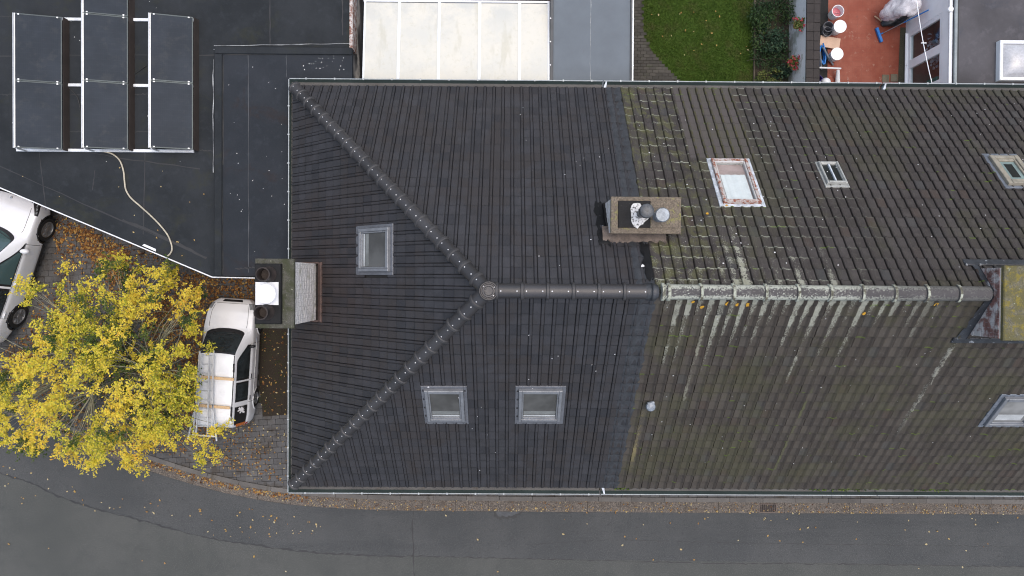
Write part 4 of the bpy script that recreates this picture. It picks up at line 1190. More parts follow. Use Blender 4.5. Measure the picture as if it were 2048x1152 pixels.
# lap seams of the membrane
for pts in (((0, 315), (20, 332), (120, 365), (260, 415), (400, 520)),): pass
for a, b in (((0, 333), (410, 515)), ((0, 111), (430, 111)), ((0, 189), (25, 189)), ((135, 189), (163, 189)), ((262, 189), (296, 189)), ((0, 33), (28, 33)), ((132, 300), (400, 338)), ((78, 300), (92, 420)), ((190, 340), (185, 380)), ((290, 305), (287, 470)), ((395, 300), (428, 302)), ((130, 263), (165, 263)), ((262, 263), (297, 263)), ((685, 0), (685, 70)), ((540, 0), (540, 92))):
    pp = [P(a[0] + (b[0] - a[0]) * k / 10, a[1] + (b[1] - a[1]) * k / 10, GZ) + Vector((0, RNG.normal(0, 0.01), 0)) for k in range(11)]
    MB().strip(pp, 0.03, GZ + 0.004, wob=0.5).build('membrane_lap', M['faint_seam'], GR)
pp = [P(a, b, GZ) for a, b in ((245, 440), (300, 462), (360, 490), (413, 517))]
MB().strip(catmull(pp, 6), 0.07, GZ + 0.006, wob=0.4).build('membrane_fold', M['faint_seam'], GR)
# upper roof next to the house, edged by a low upstand
UZ = GZ + 0.16
ua, ub = P(430, 94, UZ), P(703, 553, UZ)
un = P(445, 108, UZ)
up = MB().box(ua.x, gx + 0.01, P(500, 552, UZ).y, HW - 0.02, GZ + 0.001, UZ); up.box(ua.x, ub.x, HW - 0.02, ua.y, GZ + 0.001, UZ)
UP = up.build('upper_roof', M['epdm_blue'], GAR)
ed = MB(); ed.box(ua.x, un.x, P(500, 552, UZ).y, un.y - 0.01, UZ, UZ + 0.05, bev=0.015); ed.build('upstand', M['epdm'], UP)
ed = MB(); ed.box(ua.x, ub.x, un.y, ua.y, UZ, UZ + 0.05, bev=0.015); ed.build('upstand', M['epdm'], UP)
for a, b, w, mt in (((428, 120), (428, 345), 0.018, 'pale_seam'), ((430, 93), (700, 88), 0.014, 'pale_seam'), ((446, 112), (446, 330), 0.03, 'faint_seam'), ((450, 110), (702, 104), 0.04, 'faint_seam'), ((497, 110), (497, 545), 0.018, 'pale_seam2'), ((573, 108), (573, 155), 0.014, 'pale_seam2'), ((470, 538), (512, 535), 0.03, 'faint_seam'), ((445, 380), (446, 548), 0.02, 'faint_seam')):
    if mt == 'pale_seam2' and mt not in M: M[mt] = plain('faint_weld', (0.045, 0.05, 0.055), 0.6)
    pp = [P(a[0] + (b[0] - a[0]) * k / 14, a[1] + (b[1] - a[1]) * k / 14, UZ) + Vector((RNG.normal(0, 0.006), RNG.normal(0, 0.006), 0)) for k in range(15)]
    MB().strip(pp, w, UZ + (0.054 if (a[0] < 431 or a[1] < 95) else 0.004), wob=0.7).build('membrane_lap', M[mt], UP)
MB().prism([tuple(P(a, b, GZ))[:2] for a, b in ((285, 491), (289, 488), (312, 498), (312, 503))], GZ - 0.08, GZ + 0.02).build('downpipe_outlet', M['white_trim'], GAR)
# peeling boarding and black sheet in the gap towards the canopy
MB().box(P(700, 0, GZ).x, P(706, 0, GZ).x, P(700, 98, GZ).y, 12.4, GZ - 0.9, GZ + 0.06).build('fascia_board', peeling('peeling_board', (0.20, 0.09, 0.06), (0.55, 0.53, 0.50), 0.45, 0.55, 6), GAR)
n = 26; vs = []; fs = []
xa, xb = P(704, 0, 2.2).x, P(730, 0, 2.2).x
for j in range(n + 1):
    y = 5.6 + 6.0 * j / n
    for i in range(7): vs.append((xa + (xb - xa) * i / 6, y, 2.25 - 0.12 * math.sin(math.pi * i / 6) + 0.03 * math.sin(j * 0.8 + i * 1.7)))
for j in range(n):
    for i in range(6): k = j * 7 + i; fs.append((k, k + 1, k + 8, k + 7))
SH = MB().add(vs, fs).build('plastic_sheet', plain('black_sheet', (0.018, 0.02, 0.022), 0.35, 0, 0.3, 4, 30), smooth=True)
tag(SH, 'black plastic sheet sagging in the gap beside the cream canopy', 'sheet')

# solar panels: three rows, west edge raised
M['cells'] = panel_mat(); M['alu'] = plain('aluminium', (0.55, 0.57, 0.58), 0.4, 0.5, 0.15, 3, 40); M['dark_frame'] = plain('dark_frame', (0.045, 0.06, 0.065), 0.4, 0.4, 0.2, 3, 40)
M['clamp'] = plain('pale_clamp', (0.70, 0.72, 0.73), 0.4, 0.2)
PZL, PZH = GZ + 0.26, GZ + 0.58
cols = [('first', 28, 124, 127, ((34, 167), (167, 300))), ('middle', 165, 256, 258, ((-98, 34), (34, 167), (167, 300))), ('last', 299, 386, 387, ((34, 167), (167, 300)))]
place = {('first', 0): 'upper solar panel of the leftmost row', ('first', 1): 'lower solar panel of the leftmost row',
         ('middle', 0): 'solar panel of the middle row cut off by the top picture edge', ('middle', 1): 'solar panel in the centre of the middle row', ('middle', 2): 'solar panel at the foot of the middle row where the hose starts',
         ('last', 0): 'upper solar panel of the row nearest the house', ('last', 1): 'lower solar panel of the row nearest the house'}
for (nm, pxl, pxr, pxr2, spans) in cols:
    x0 = P(pxl, 167, PZH).x; x1 = P(pxr, 167, PZL).x
    for k, (pa, pb) in enumerate(spans):
        y1 = P(pxr, pa, PZL).y; y0 = P(pxr, pb, PZL).y + 0.012
        SP = thing('solar_panel', place[(nm, k)], 'solar panel', ((x0 + x1) / 2, (y0 + y1) / 2, GZ), 'solar panels on the garage roof')
        W = math.hypot(x1 - x0, PZH - PZL); ang = math.atan2(PZL - PZH, x1 - x0)
        F = Matrix.Translation((x0, y0, PZH)) @ Matrix.Rotation(-ang, 4, 'Y')
        L = y1 - y0
        MB().box(0.03, W - 0.03, 0.03, L - 0.03, -0.035, -0.004, 0, F).build('cell_sheet', M['cells'], SP)
        fb = MB()
        fb.box(0.0, 0.03, 0.0, L, -0.04, 0.002, 0, F); fb.box(W - 0.03, W, 0.0, L, -0.04, 0.002, 1, F)
        fb.box(0.03, W - 0.03, 0.0, 0.03, -0.04, 0.002, 1, F); fb.box(0.03, W - 0.03, L - 0.03, L, -0.04, 0.002, 1, F)
        fb.build('frame', [M['alu'], M['dark_frame']], SP)
        for (cx, cy) in ((0.12, L - 0.03), (W - 0.12, L - 0.03), (0.12, 0.03), (W - 0.12, 0.03)):
            MB().box(cx - 0.022, cx + 0.022, cy - 0.018, cy + 0.018, 0.003, 0.018, 0, F).build('clamp', M['clamp'], SP)
    ya, yb = P(pxr, spans[0][0], PZL).y, P(pxr, spans[-1][1], PZL).y
    RK = thing('panel_rack', {'first': 'mounting rack under the leftmost row of solar panels', 'middle': 'mounting rack under the middle row of solar panels', 'last': 'mounting rack under the solar panels nearest the house'}[nm], 'mounting rack', ((x0 + x1) / 2, (ya + yb) / 2, GZ), 'racks of the solar panels')
    MB().box(x0 - 0.035, x0 - 0.008, yb, ya, GZ + 0.42, PZH + 0.01).build('high_rail', M['alu'], RK)
    MB().add([(x1 + 0.004, yb, PZL - 0.03), (x1 + 0.004, ya, PZL - 0.03), (x1 + 0.05, ya, GZ + 0.004), (x1 + 0.05, yb, GZ + 0.004), (x1 + 0.02, yb, PZL - 0.03), (x1 + 0.02, ya, PZL - 0.03), (x1 + 0.07, ya, GZ + 0.004), (x1 + 0.07, yb, GZ + 0.004)], [(0, 1, 2, 3), (7, 6, 5, 4), (0, 4, 5, 1), (3, 2, 6, 7)]).build('wind_plate', plain('dark_ballast', (0.030, 0.022, 0.018), 0.8), RK)
    for s_ in (pxr,):
        for pe in [spans[0][0]] + [q[1] for q in spans]:
            y = P(pxr, pe, PZL).y
            MB().box(x0, x0 + 0.04, y - 0.02, y + 0.02, GZ + 0.002, PZH - 0.06).build('leg', M['alu'], RK)
for (py, lab) in ((36, 'upper'), (168, 'middle'), (299, 'lower')):
    a = P(30, py, GZ + 0.1); b = P(386, py, GZ + 0.1)
    RL = MB().box(a.x, b.x, a.y - 0.045, a.y + 0.045, GZ + 0.003, GZ + 0.06, bev=0.008).build('base_rail', M['clamp'])
    tag(RL, lab + ' white cross rail lying on the garage roof under the solar panels', 'rail', 'cross rails under the solar panels')
# hose, and thin leads between the rows
hz = GZ + 0.03
hp = catmull([P(a, b, hz) for a, b in ((196, 302), (213, 304), (228, 310), (240, 322), (247, 342), (249, 362), (252, 380), (262, 396), (280, 412), (300, 430), (318, 448), (334, 468), (342, 486), (344, 499), (340, 508))], 6) + [P(333, 514, hz - 0.06)]
HO = MB().tube(hp, 0.024, 8).build('hose', plain('cream_hose', (0.42, 0.38, 0.29), 0.5, 0, 0.25, 6, 40), smooth=True)
tag(HO, 'cream hose winding from the solar panels to the garage roof edge', 'hose')
for pts, lb in ((((240, 150), (262, 147), (268, 148), (292, 132)), 'thin black lead between the middle row and the row nearest the house'), (((133, 172), (150, 188), (158, 205), (163, 240)), 'thin black lead between the leftmost and the middle row')):
    o = MB().tube(catmull([P(a, b, GZ + 0.02) for a, b in pts], 6), 0.012, 5).build('cable', M['seam']); tag(o, lb, 'cable', 'panel leads')

# ---------------------------------------------------------------- canopy, felt roof, garden
M['poly'] = polycarb(); M['white_alu'] = plain('white_aluminium', (0.66, 0.69, 0.71), 0.4, 0.1, 0.12, 3, 40)
CAN = thing('canopy', 'lean-to canopy roofed with cream polycarbonate sheets and white glazing bars', 'canopy', (-1.7, 7.5, 0))
zc0, zc1 = 2.40, 2.75
def czz(y): return zc1 + (zc0 - zc1) * (y - 5.6) / (8.9 - 5.6)
bars = [729, 798, 878, 959, 1039, 1097]
yf = P(900, 6, zc0).y
bx_ = [P(b, 80, 2.5).x for b in bars]
for a, b in zip(bx_[:-1], bx_[1:]):
    mb = MB(); vs = []; n = 10
    mb.add([(a + 0.03, 5.6, zc1), (b - 0.03, 5.6, zc1), (b - 0.03, yf, czz(yf)), (a + 0.03, yf, czz(yf)), (a + 0.03, 5.6, zc1 - 0.016), (b - 0.03, 5.6, zc1 - 0.016), (b - 0.03, yf, czz(yf) - 0.016), (a + 0.03, yf, czz(yf) - 0.016)],
           [(0, 1, 2, 3), (7, 6, 5, 4), (0, 4, 5, 1), (1, 5, 6, 2), (2, 6, 7, 3), (3, 7, 4, 0)])
    mb.build('roof_sheet', M['poly'], CAN)
for k, x in enumerate(bx_):
    w = 0.045 if 0 < k < 5 else 0.03
    mb = MB()
    for (y0, y1) in ((5.6, yf + 0.02),):
        mb.add([(x - w, y0, czz(y0) + 0.02), (x + w, y0, czz(y0) + 0.02), (x + w, y1, czz(y1) + 0.02), (x - w, y1, czz(y1) + 0.02), (x - w, y0, czz(y0) - 0.08), (x + w, y0, czz(y0) - 0.08), (x + w, y1, czz(y1) - 0.08), (x - w, y1, czz(y1) - 0.08)],
               [(0, 1, 2, 3), (7, 6, 5, 4), (0, 4, 5, 1), (1, 5, 6, 2), (2, 6, 7, 3), (3, 7, 4, 0)])
    mb.build('glazing_bar', M['white_alu'], CAN)
mb = MB().box(bx_[0] - 0.05, bx_[-1] + 0.03, yf + 0.02, yf + 0.08, zc0 - 0.14, zc0 + 0.02); mb.build('front_gutter', M['white_alu'], CAN)
for x in (bx_[0], bx_[2], bx_[-1]): MB().box(x - 0.05, x + 0.05, yf - 0.10, yf, 0, zc0 - 0.09).build('post', M['white_alu'], CAN)
M['felt'] = plain('grey_felt', (0.112, 0.132, 0.150), 0.75, 0, 0.10, 1.5, 90, 0.3, dirt=(0.11, 0.125, 0.14), dirt_at=(0.58, 0.72), dirt_scale=4)
M['dark_trim'] = plain('dark_trim', (0.055, 0.06, 0.065), 0.5, 0.2)
EXT = thing('extension', 'flat roofed extension covered in blue grey felt beside the cream canopy', 'extension', (2.5, 8, 0))
ez = 2.6; ea, eb = P(1100, 80, ez).x, P(1266, 80, ez).x
MB().box(ea + 0.08, eb - 0.08, 5.5, 11.5, 0, ez - 0.1).build('wall', M['wall_brick'], EXT)
ER = MB().box(ea + 0.10, eb - 0.09, 5.5, 11.6, ez - 0.095, ez).build('roof', M['felt'], EXT)
MB().box(ea, ea + 0.098, 5.5, 11.6, ez - 0.12, ez + 0.05, bev=0.01).build('edge_trim', M['dark_trim'], EXT)
MB().box(eb - 0.088, eb - 0.03, 5.5, 11.6, ez - 0.12, ez + 0.04, bev=0.01).build('edge_trim', M['dark_trim'], EXT)
MB().box(eb - 0.029, eb + 0.012, 5.5, 11.6, ez - 0.12, ez + 0.045).build('edge_trim', M['white_alu'], EXT)
xs_ = P(1181, 80, ez).x
MB().strip([(xs_ + RNG.normal(0, 0.004), 5.6 + k * 0.2) for k in range(30)], 0.012, ez + 0.003, wob=0.8).build('felt_lap', M['pale_seam'], ER)
mb = MB()
for k in range(7):
    y = 6.2 + k * 0.72
    for x in (ea + 0.01, eb + 0.0): mb.lathe([(0.022, 0.0), (0.022, 0.008), (0.0, 0.012)], 8, (x, y, ez + 0.051))
mb.build('nail_heads', M['white_dot'], EXT, kind='stuff')
# garden
M['lawn'] = lawn_mat('lawn', (0.024, 0.048, 0.006), (0.050, 0.090, 0.012), (0.058, 0.056, 0.020))
gx0, gx1 = P(1262, 80).x, P(1508, 80).x
structure(MB().sheet([(gx0 - 0.3, 5.4), (gx1, 5.4), (gx1, 13), (gx0 - 0.3, 13)], 0.02).build('lawn', M['lawn']))
path = [tuple(P(a, b))[:2] for a, b in ((1250, -80), (1281, -80), (1284, 30), (1288, 75), (1305, 105), (1325, 130), (1352, 160), (1400, 190), (1400, 240), (1250, 240))]
PATH = structure(MB().sheet(path, 0.03).build('garden_path', M['joint']))
mb = MB()
for j in range(80):
    for i in range(16):
        x = gx0 - 0.1 + i * 0.215 + (0.1 if j % 2 else 0); y = 4.6 + j * 0.108
        if inside((x, y), path): mb.box(x - 0.1, x + 0.1, y - 0.048, y + 0.048, 0.0, 0.045 + RNG.normal(0, 0.004))
mb.build('path_bricks', plain('mossy_path_brick', (0.052, 0.048, 0.040), 0.85, 0, 0.3, 3, 60, 0.3, dirt=(0.04, 0.055, 0.02), piece=0.3), PATH, kind='stuff')
wx = P(1577, 80).x
structure(MB().sheet([(gx1, 5.4), (wx, 5.4), (wx, 13), (gx1, 13)], 0.035).build('flower_bed', M['earth']))
MB().box(gx1 - 0.03, gx1 + 0.02, 5.4, 13, 0.0, 0.09).build('bed_edging', plain('bed_edging', (0.10, 0.085, 0.06), 0.9))
bpy.data.objects['bed_edging']['label'] = 'low timber edging between lawn and flower bed'; bpy.data.objects['bed_edging']['category'] = 'edging'

# blades of grass
def blades(name, n, fn, mat, h=(0.03, 0.07), w=0.006, parent=None):
    vs = np.empty((n, 3, 3)); k = 0
    while k < n:
        p = fn()
        if p is None: continue
        a = random.uniform(0, 6.283); hh = random.uniform(*h); l = random.uniform(0.2, 0.9) * hh
        dx, dy = math.cos(a), math.sin(a); ww = w * random.uniform(0.6, 1.4)
        vs[k] = [(p[0] - dy * ww, p[1] + dx * ww, p[2]), (p[0] + dy * ww, p[1] - dx * ww, p[2]), (p[0] + dx * l, p[1] + dy * l, p[2] + hh)]; k += 1
    me = bpy.data.meshes.new(name); V = vs.reshape(-1, 3)
    me.vertices.add(3 * n); me.vertices.foreach_set('co', V.ravel())
    me.loops.add(3 * n); me.loops.foreach_set('vertex_index', np.arange(3 * n))
    me.polygons.add(n); me.polygons.foreach_set('loop_start', np.arange(0, 3 * n, 3)); me.polygons.foreach_set('loop_total', np.full(n, 3))
    me.update(calc_edges=True); me.materials.append(mat)
    o = bpy.data.objects.new(name, me); COL.objects.link(o); o['kind'] = 'stuff'
    if parent: o.parent = parent
    return o
M['grass'] = leaf_mat('grass_blade', [(0.0, (0.026, 0.048, 0.006)), (0.5, (0.048, 0.092, 0.010)), (0.85, (0.078, 0.118, 0.018)), (1.0, (0.11, 0.11, 0.035))], 0.2, 0.9)
def lawn_pt():
    x = random.uniform(gx0, gx1 - 0.03); y = random.uniform(6.8, 10.9)
    return None if inside((x, y), path) else (x, y, 0.02)
tag(blades('grass', 26000, lawn_pt, M['grass'], w=0.008), 'short green lawn grass between the brick path and the shrubs', 'grass')
tag(blades('weeds', 500, lambda: (lambda p: p if inside(p, bed) and random.random() < 0.25 + 0.75 * (math.sin(p[0] * 5) * math.sin(p[1] * 3 + 1) > 0.1) else None)((random.uniform(-8.7, -6.9), random.uniform(-5.2, 0.3), 0.11)), M['grass'], (0.03, 0.09), 0.008), 'sparse weeds on the dark soil beside the silver white van', 'weeds')

# leafy shrubs
def leaf_into(V, Fc, p, size, axis, nrm, fold=0.15):
    """a pointed six vertex leaf"""
    t = axis.normalized(); s = t.cross(nrm)
    if s.length < 1e-3: s = t.cross(Vector((1, 0, 0.3)))
    s.normalize(); n = s.cross(t); b = len(V); w = size * 0.30
    V += [p, p + t * size * 0.35 + s * w + n * fold * size, p + t * size * 0.75 + s * w * 0.75 + n * fold * size * 0.8, p + t * size - n * size * 0.12, p + t * size * 0.75 - s * w * 0.75 + n * fold * size * 0.8, p + t * size * 0.35 - s * w + n * fold * size]
    Fc += [(b, b + 1, b + 2, b + 3), (b, b + 3, b + 4, b + 5)]
def rvec(): return Vector(RNG.normal(0, 1, 3))
def leaf_mesh(name, V, Fc, mat, parent=None, kind=None):
    mb = MB(); mb.v = [tuple(v) for v in V]; mb.f = Fc; mb.m = [0] * len(Fc)
    return mb.build(name, mat, parent, kind=kind)
M['shrub'] = leaf_mat('shrub_leaf', [(0.0, (0.012, 0.028, 0.012)), (0.45, (0.022, 0.050, 0.018)), (0.8, (0.045, 0.085, 0.025)), (1.0, (0.09, 0.12, 0.04))], 0.15, 1.2)
M['shrub_b'] = leaf_mat('blueish_shrub_leaf', [(0.0, (0.014, 0.034, 0.020)), (0.6, (0.035, 0.075, 0.042)), (1.0, (0.075, 0.12, 0.06))], 0.15)
M['shrub_c'] = leaf_mat('pale_shrub_leaf', [(0.0, (0.05, 0.075, 0.02)), (0.6, (0.12, 0.15, 0.04)), (1.0, (0.22, 0.22, 0.07))], 0.15)
M['bark'] = plain('bark', (0.075, 0.062, 0.045), 0.9, 0, 0.4, 6, 60, 0.6)
M['twig'] = plain('twig', (0.22, 0.21, 0.14), 0.85, 0, 0.4, 6, 60)
def shrub(label, px, py, rx, ry, h, n, mat, size, group='shrubs in the flower bed'):
    c = P(px, py, h * 0.5); T = thing('shrub', label, 'shrub', (c.x, c.y, 0.03), group)
    V, Fc = [], []; st = MB()
    for k in range(7):
        e = Vector((c.x + RNG.normal(0, rx * 0.4), c.y + RNG.normal(0, ry * 0.4), h * random.uniform(0.6, 0.95)))
        st.tube([Vector((c.x, c.y, 0.0)), Vector((c.x, c.y, 0.0)).lerp(e, 0.5) + rvec() * 0.05, e], [0.016, 0.010, 0.004], 5)
    st.build('stem', M['bark'], T)
    lobes = [Vector((RNG.normal(0, 0.45), RNG.normal(0, 0.45), RNG.normal(0, 0.3))) for _ in range(9)]
    for k in range(n):
        l = lobes[k % 9]; d = rvec().normalized() * (random.random() ** 0.4) * 0.55 + l
        if d.length > 1.15: d = d.normalized() * random.uniform(0.8, 1.15)
        p = Vector((c.x + d.x * rx, c.y + d.y * ry, max(0.05, h * (0.5 + 0.5 * d.z))))
        leaf_into(V, Fc, p, size * random.uniform(0.6, 1.3), rvec() + Vector((d.x, d.y, 0.1)), Vector((0, 0, 1)) + rvec() * 0.5)
    leaf_mesh('foliage', V, Fc, mat, T)
    return T
shrub('dark green bush at the top picture edge beside the white garden wall', 1540, 12, 0.75, 0.75, 1.0, 1500, M['shrub'], 0.075)
shrub('blueish green rose bush in the middle of the flower bed', 1545, 75, 0.55, 0.45, 0.8, 700, M['shrub_b'], 0.085)
shrub('loose dark bush between the lawn and the rose bush', 1525, 55, 0.40, 0.8, 0.55, 650, M['shrub'], 0.07)
shrub('low dark bush below the rose bush', 1538, 115, 0.65, 0.5, 0.6, 850, M['shrub'], 0.065)
shrub('pale yellow green bush by the gutter edge', 1540, 158, 0.42, 0.30, 0.6, 420, M['shrub_c'], 0.07)
shrub('blueish leafy plant by the gutter beside the red flowers', 1562, 140, 0.28, 0.25, 0.7, 260, M['shrub_b'], 0.085)

# white garden wall with dark tile coping
WZ = 1.53
WALL = thing('garden_wall', 'white painted garden wall with dark tiled coping beside the flower bed', 'garden wall', (wx + 0.2, 8.5, 0))
g = G('white_mossy_wall'); x_, y_, z_ = g.sep()
c = g.mix(g.step(g.noise(20, 4, 0.7, vec=g.scale(g.pos(), (1, 1, 6))), 0.35, 0.7), (0.72, 0.73, 0.72), (0.86, 0.87, 0.87))
c = g.mix(g.mul(g.step(g.add(g.noise(1.6, 5, 0.7), g.mul(g.step(z_, 1.1, 0.2), 0.15)), 0.52, 0.72), 0.75), c, (0.28, 0.28, 0.20))
M['wall_white'] = g.done(c, 0.8)
MB().box(wx, wx + 0.30, 5.7, 12.5, 0, WZ - 0.05).build('wall', M['wall_white'], WALL)
M['coping'] = plain('dark_coping', (0.026, 0.0215, 0.020), 0.6, 0, 0.25, 3, 40, 0.3, piece=0.12, spec=0.25)
yy = 5.7
while yy < 12.4:
    MB().box(wx - 0.02, wx + 0.22, yy, yy + 0.299, WZ - 0.048, WZ + RNG.normal(0, 0.004), bev=0.008).build('coping_tile', M['coping'], WALL)
    MB().box(wx + 0.226, wx + 0.44, yy, yy + 0.299, WZ - 0.06, WZ - 0.018 + RNG.normal(0, 0.004), bev=0.008).build('coping_tile', M['coping'], WALL); yy += 0.302
M['red_petal'] = leaf_mat('red_petal', [(0.0, (0.22, 0.012, 0.02)), (0.6, (0.42, 0.03, 0.05)), (1.0, (0.55, 0.15, 0.2))], 0.1)
M['terracotta'] = plain('terracotta', (0.30, 0.13, 0.07), 0.8)
M['wire'] = plain('dark_wire', (0.04, 0.04, 0.045), 0.5, 0.5)
def hanging_pot(label, px, py, z, n, nr):
    q = P(px, py, z); q.x = wx - 0.16
    T = thing('flower_pot', label, 'flower pot', q, 'pots hanging on the garden wall')
    MB().lathe([(0.09, -0.16), (0.13, 0.0), (0.14, 0.0), (0.14, 0.03), (0.12, 0.03), (0.11, 0.0), (0.0, -0.01)], 16, q).build('pot', M['terracotta'], T, smooth='auto')
    V, Fc = [], []
    for k in range(n):
        d = rvec().normalized() * random.random() ** 0.5; p = q + Vector((d.x * 0.22, d.y * 0.26, 0.08 + 0.16 * abs(d.z)))
        leaf_into(V, Fc, p, 0.075 * random.uniform(0.7, 1.3), rvec(), Vector((0, 0, 1)) + rvec() * 0.4)
    leaf_mesh('foliage', V, Fc, M['shrub_c'], T)
    V, Fc = [], []
    for k in range(nr):
        d = rvec().normalized(); p = q + Vector((d.x * 0.22, d.y * 0.28, 0.22 + 0.06 * abs(d.z)))
        for _ in range(8): leaf_into(V, Fc, p + rvec() * 0.02, 0.05, rvec(), Vector((0, 0, 1)))
    leaf_mesh('blossom', V, Fc, M['red_petal'], T)
    MB().tube([q + Vector((0.13, 0, 0)), q + Vector((0.155, 0, 0.1))], 0.008, 5).build('hook', M['wire'], T)
hanging_pot('hanging pot with few red flowers high on the white garden wall', 1595, 50, 1.15, 150, 7)
hanging_pot('hanging pot crowded with red flowers low on the white garden wall', 1581, 127, 0.75, 170, 15)

# ---------------------------------------------------------------- patio and the white annex
M['patio'] = patio_mat()
px0, px1 = wx + 0.30, P(1806, 80).x
PAT = structure(MB().sheet([(px0, 5.4), (px1 + 0.3, 5.4), (px1 + 0.3, 13), (px0, 13)], 0.06).build('patio', M['patio']))
MB().sheet([(px0, 5.4), (P(1654, 80).x, 5.4), (P(1654, 80).x, 13), (px0, 13)], 0.065).build('dark_strip', plain('black_speckle', (0.012, 0.012, 0.012), 0.9, 0, 0.5, 8, 60, 0.5, dirt=(0.10, 0.09, 0.08), dirt_at=(0.62, 0.7), dirt_scale=9), PAT)  # near-black speckled strip along the foot of the garden wall
MB().sheet([(P(1792, 80).x, 5.4), (px1 + 0.3, 5.4), (px1 + 0.3, 9.1), (P(1798, 80).x, 9.1)], 0.066).build('mossy_strip', litter_ground('mossy_strip', (0.03, 0.028, 0.02), (0.09, 0.085, 0.06), (0.05, 0.05, 0.03)), PAT)
for a, b in ((1769, 158), (1786, 157)):
    q = P(a, b); MB().box(q.x - 0.12, q.x + 0.12, q.y - 0.13, q.y + 0.13, 0.061, 0.085, bev=0.006).build('slab', plain('mossy_slab', (0.13, 0.115, 0.08), 0.9, 0, 0.3, 5, 50, 0.4), PAT)

AX = thing('annex', 'white annex with large windows and dark flat roof behind the patio', 'annex', (16, 8.5, 0))
ax0 = P(1809, 100, 0.0).x; az = 2.46
M['upvc'] = plain('white_plastic', (0.82, 0.84, 0.85), 0.35, 0, 0.05, 2, 40, dirt=(0.55, 0.54, 0.5), dirt_at=(0.66, 0.8))
M['white_wall'] = plain('annex_render', (0.84, 0.85, 0.86), 0.8, 0, 0.06, 2, 60, dirt=(0.5, 0.48, 0.44), dirt_at=(0.66, 0.8))
wz0, wz1 = 0.24, 2.06
y_m = [P(1812, 164, 0.2).y - 0.55, P(1812, 131, 0.2).y, P(1815, 66, 0.25).y]
mb = MB()
mb.box(ax0, ax0 + 0.2, y_m[2], 12.5, 0.06, az); mb.box(ax0, ax0 + 0.2, 5.4, y_m[2], 0.06, wz0 - 0.05); mb.box(ax0, ax0 + 0.2, 5.4, y_m[2], wz1 + 0.05, az)
mb.build('wall', M['white_wall'], AX)
for (ya, yb) in ((y_m[1] + 0.02, y_m[2] - 0.02), (y_m[0] + 0.02, y_m[1] - 0.02)):
    f = MB(); t = 0.12; a, b, c, d = ya, yb, wz0 - 0.05, wz1 + 0.05
    f.box(ax0 + 0.01, ax0 + 0.10, a - 0.02, a + t, c, d, bev=0.01); f.box(ax0 + 0.01, ax0 + 0.10, b - t, b + 0.02, c, d, bev=0.01)
    f.box(ax0 + 0.012, ax0 + 0.098, a + t, b - t, c, c + t); f.box(ax0 + 0.012, ax0 + 0.098, a + t, b - t, d - t, d)
    W_ = f.build('window', M['upvc'], AX)
    MB().add([(ax0 + 0.05, a + t, c + t), (ax0 + 0.05, b - t, c + t), (ax0 + 0.05, b - t, d - t), (ax0 + 0.05, a + t, d - t)], [(3, 2, 1, 0)]).build('pane', clear_glass('annex_pane', (0.85, 0.9, 0.9), 0.10) if 'apane' not in M else M['apane'], W_)
    f = MB(); f.box(ax0 - 0.07, ax0 + 0.01, a - 0.04, b + 0.04, c - 0.04, c, bev=0.01); f.build('sill', M['upvc'], W_)
f = MB().box(ax0 + 0.01, ax0 + 0.10, 5.4, y_m[0], wz0 - 0.05, wz1 + 0.05); f.build('side_panel', M['upvc'], AX)
MB().box(ax0 + 0.2, ax0 + 3.2, 5.4, 12.4, 0.02, 0.07).build('floor', plain('annex_floor', (0.22, 0.12, 0.10), 0.6), AX)
MB().box(ax0 + 3.2, ax0 + 3.3, 5.4, 12.4, 0.02, az - 0.06).build('inner_wall', M['white_wall'], AX)
AR = MB().box(ax0 + 0.10, 21.5, 5.4, 12.6, az + 0.002, az + 0.10).build('roof', membrane('annex_membrane', (0.060, 0.058, 0.062), (0.085, 0.082, 0.088), (0.050, 0.056, 0.070)), AX)
MB().box(ax0 - 0.01, ax0 + 0.098, 5.4, 12.6, az + 0.002, az + 0.06, bev=0.01).build('roof_edge', M['white_alu'], AX)
MB().box(ax0 + 0.102, ax0 + 0.20, 5.4, 12.6, az + 0.102, az + 0.15, bev=0.015).build('roof_edge', plain('zinc_edge', (0.20, 0.23, 0.24), 0.5, 0.2), AX)
MB().box(ax0 + 0.205, ax0 + 0.25, 5.4, 12.6, az + 0.102, az + 0.125).build('roof_lap', M['faint_seam'], AX)
q = P(1890, 18, az + 0.1); MB().lathe([(0.09, 0.0), (0.085, 0.05), (0.05, 0.085), (0.0, 0.095)], 16, (ax0 + 0.0, q.y, az + 0.06)).build('lamp', M['upvc'], AX, smooth='auto')
# things seen through the annex windows
o = MB().box(ax0 + 0.75, ax0 + 1.25, 6.75, 7.25, 0.072, 0.65, bev=0.02).build('storage_box', plain('teal_plastic', (0.05, 0.24, 0.20), 0.4)); tag(o, 'teal storage box standing inside the annex window nearest the gutter', 'box')
V, Fc = [], []
for k in range(170): leaf_into(V, Fc, Vector((ax0 + 0.95, 8.15, 0.35)) + Vector((RNG.normal(0, 0.22), RNG.normal(0, 0.25), abs(RNG.normal(0, 0.16)))), 0.16, rvec(), rvec())
o = leaf_mesh('laundry_pile', V, Fc, plain('pale_cloth', (0.50, 0.51, 0.55), 0.8, 0, 0.4, 6, 30), None); tag(o, 'crumpled pale laundry heap inside the annex window farther from the gutter', 'laundry')
